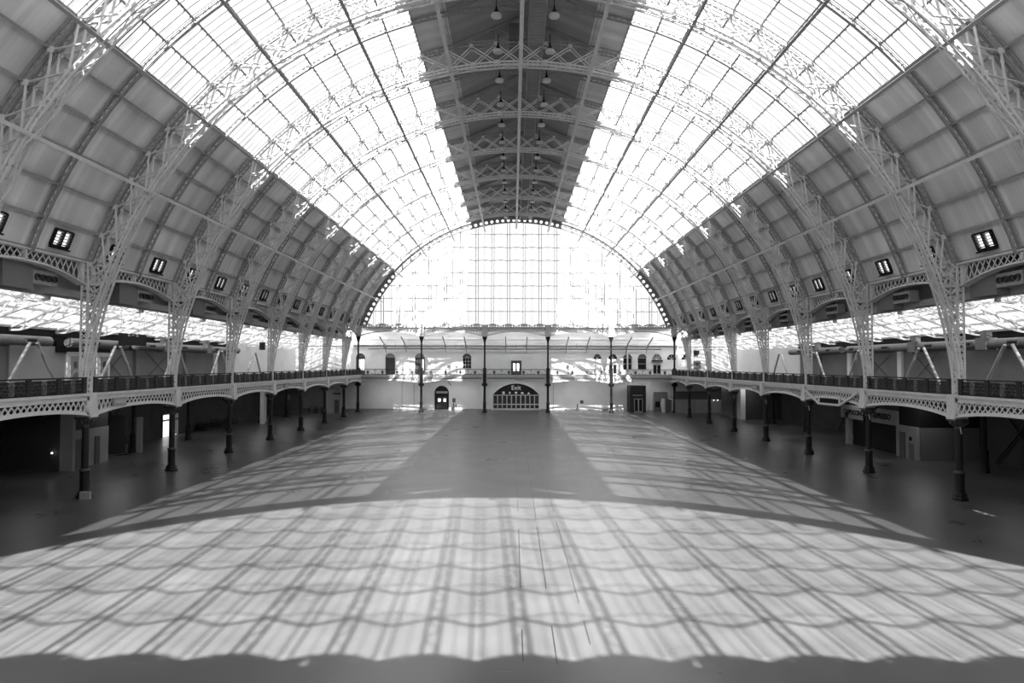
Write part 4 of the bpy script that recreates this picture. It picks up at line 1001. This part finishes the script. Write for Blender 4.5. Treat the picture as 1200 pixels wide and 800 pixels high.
for x, y, z, lab in ((-32.9, 48.9, 1.25, 'tiny lit lamp on the dark partition, far left'), (-34.0, 102.9, 2.6, 'tiny lit lamp under the left gallery near the far corner'), (31.0, 108.9, 2.0, 'tiny lit lamp above the pale partition, left of two'), (31.6, 108.9, 2.0, 'tiny lit lamp above the pale partition, right of two')):
    b = MB(); b.lathe([(.02, 0), (.05, .02), (.06, .06), (.04, .1), (.01, .12)], n=10); tag(b.build('wall_lamp', slamp, None, (x, y - .12, z)), lab, 'lamp')
b = MB(); b.box(-.25, .25, -.6, .6, 0, .55); b.box(-.3, .3, -.65, .65, .55, .62); tag(b.build('storage_trunk', M['ironl'], None, (36.2, 46.5, 0)), 'dark trunk on the floor at the right frame edge', 'trunk')

# ------------------------------------------------------------------ LIGHT
w = bpy.data.worlds.new('sky'); SC.world = w; w.use_nodes = True; nt = w.node_tree
bg = nt.nodes['Background']; bg.inputs['Color'].default_value = (1, 1, 1, 1); bg.inputs['Strength'].default_value = 1.3
sun = bpy.data.lights.new('sun', 'SUN'); sun.energy = 29; sun.angle = D(.5); so = bpy.data.objects.new('sun', sun); COL.objects.link(so)
dirv = Vector((-.042, 1, -.738)).normalized(); so.rotation_euler = dirv.to_track_quat('-Z', 'Y').to_euler(); so.location = (0, -40, 60)

# fill lights added under and above the galleries, with no fixtures
def area(x, y, z, sx, sy, p, rx=0):
    l = bpy.data.lights.new('added_fill_light', 'AREA'); l.shape = 'RECTANGLE'; l.size = sx; l.size_y = sy; l.energy = p
    o = bpy.data.objects.new('added_fill_light', l); COL.objects.link(o); o.location = (x, y, z); o.rotation_euler = (rx, 0, 0)
for i in range(5): area(-20 + S * i, 111.3, 4.75, 6, .5, 85, D(25)); area(-20 + S * i, 111.0, 12.6, 6, .5, 75, D(35))
for sx in (-1, 1):
    for k in range(0, 7): area(sx * 31.5, row(k) + 5, 4.8, 2, 3, 18 if k == 0 else 38)
# ------------------------------------------------------------------ CAMERA
cam = bpy.data.cameras.new('camera'); co = bpy.data.objects.new('camera', cam); COL.objects.link(co); SC.camera = co
cam.sensor_width = 36; cam.lens = 810.4 / 1200 * 36; cam.clip_end = 500; cam.clip_start = .05
yaw, pit, rol = .00167, .03285, .00212
R = Vector((math.cos(yaw), math.sin(yaw), 0)); F = Vector((-math.sin(yaw) * math.cos(pit), math.cos(yaw) * math.cos(pit), math.sin(pit))); U = R.cross(F)
R2 = R * math.cos(rol) + U * math.sin(rol); U2 = -R * math.sin(rol) + U * math.cos(rol); B = -F
co.matrix_world = Matrix(((R2.x, U2.x, B.x, -.5), (R2.y, U2.y, B.y, 0), (R2.z, U2.z, B.z, 7.615), (0, 0, 0, 1)))

SC.view_settings.view_transform = 'Standard'; SC.view_settings.look = 'None'; SC.view_settings.gamma = 1; SC.view_settings.use_curve_mapping = False
SC.view_settings.exposure = 0.38
SC.cycles.max_bounces = 6; SC.cycles.diffuse_bounces = 4; SC.cycles.glossy_bounces = 2; SC.cycles.transmission_bounces = 3; SC.cycles.transparent_max_bounces = 10
SC.cycles.use_denoising = True; SC.cycles.sample_clamp_indirect = 6; SC.cycles.caustics_reflective = False; SC.cycles.caustics_refractive = False
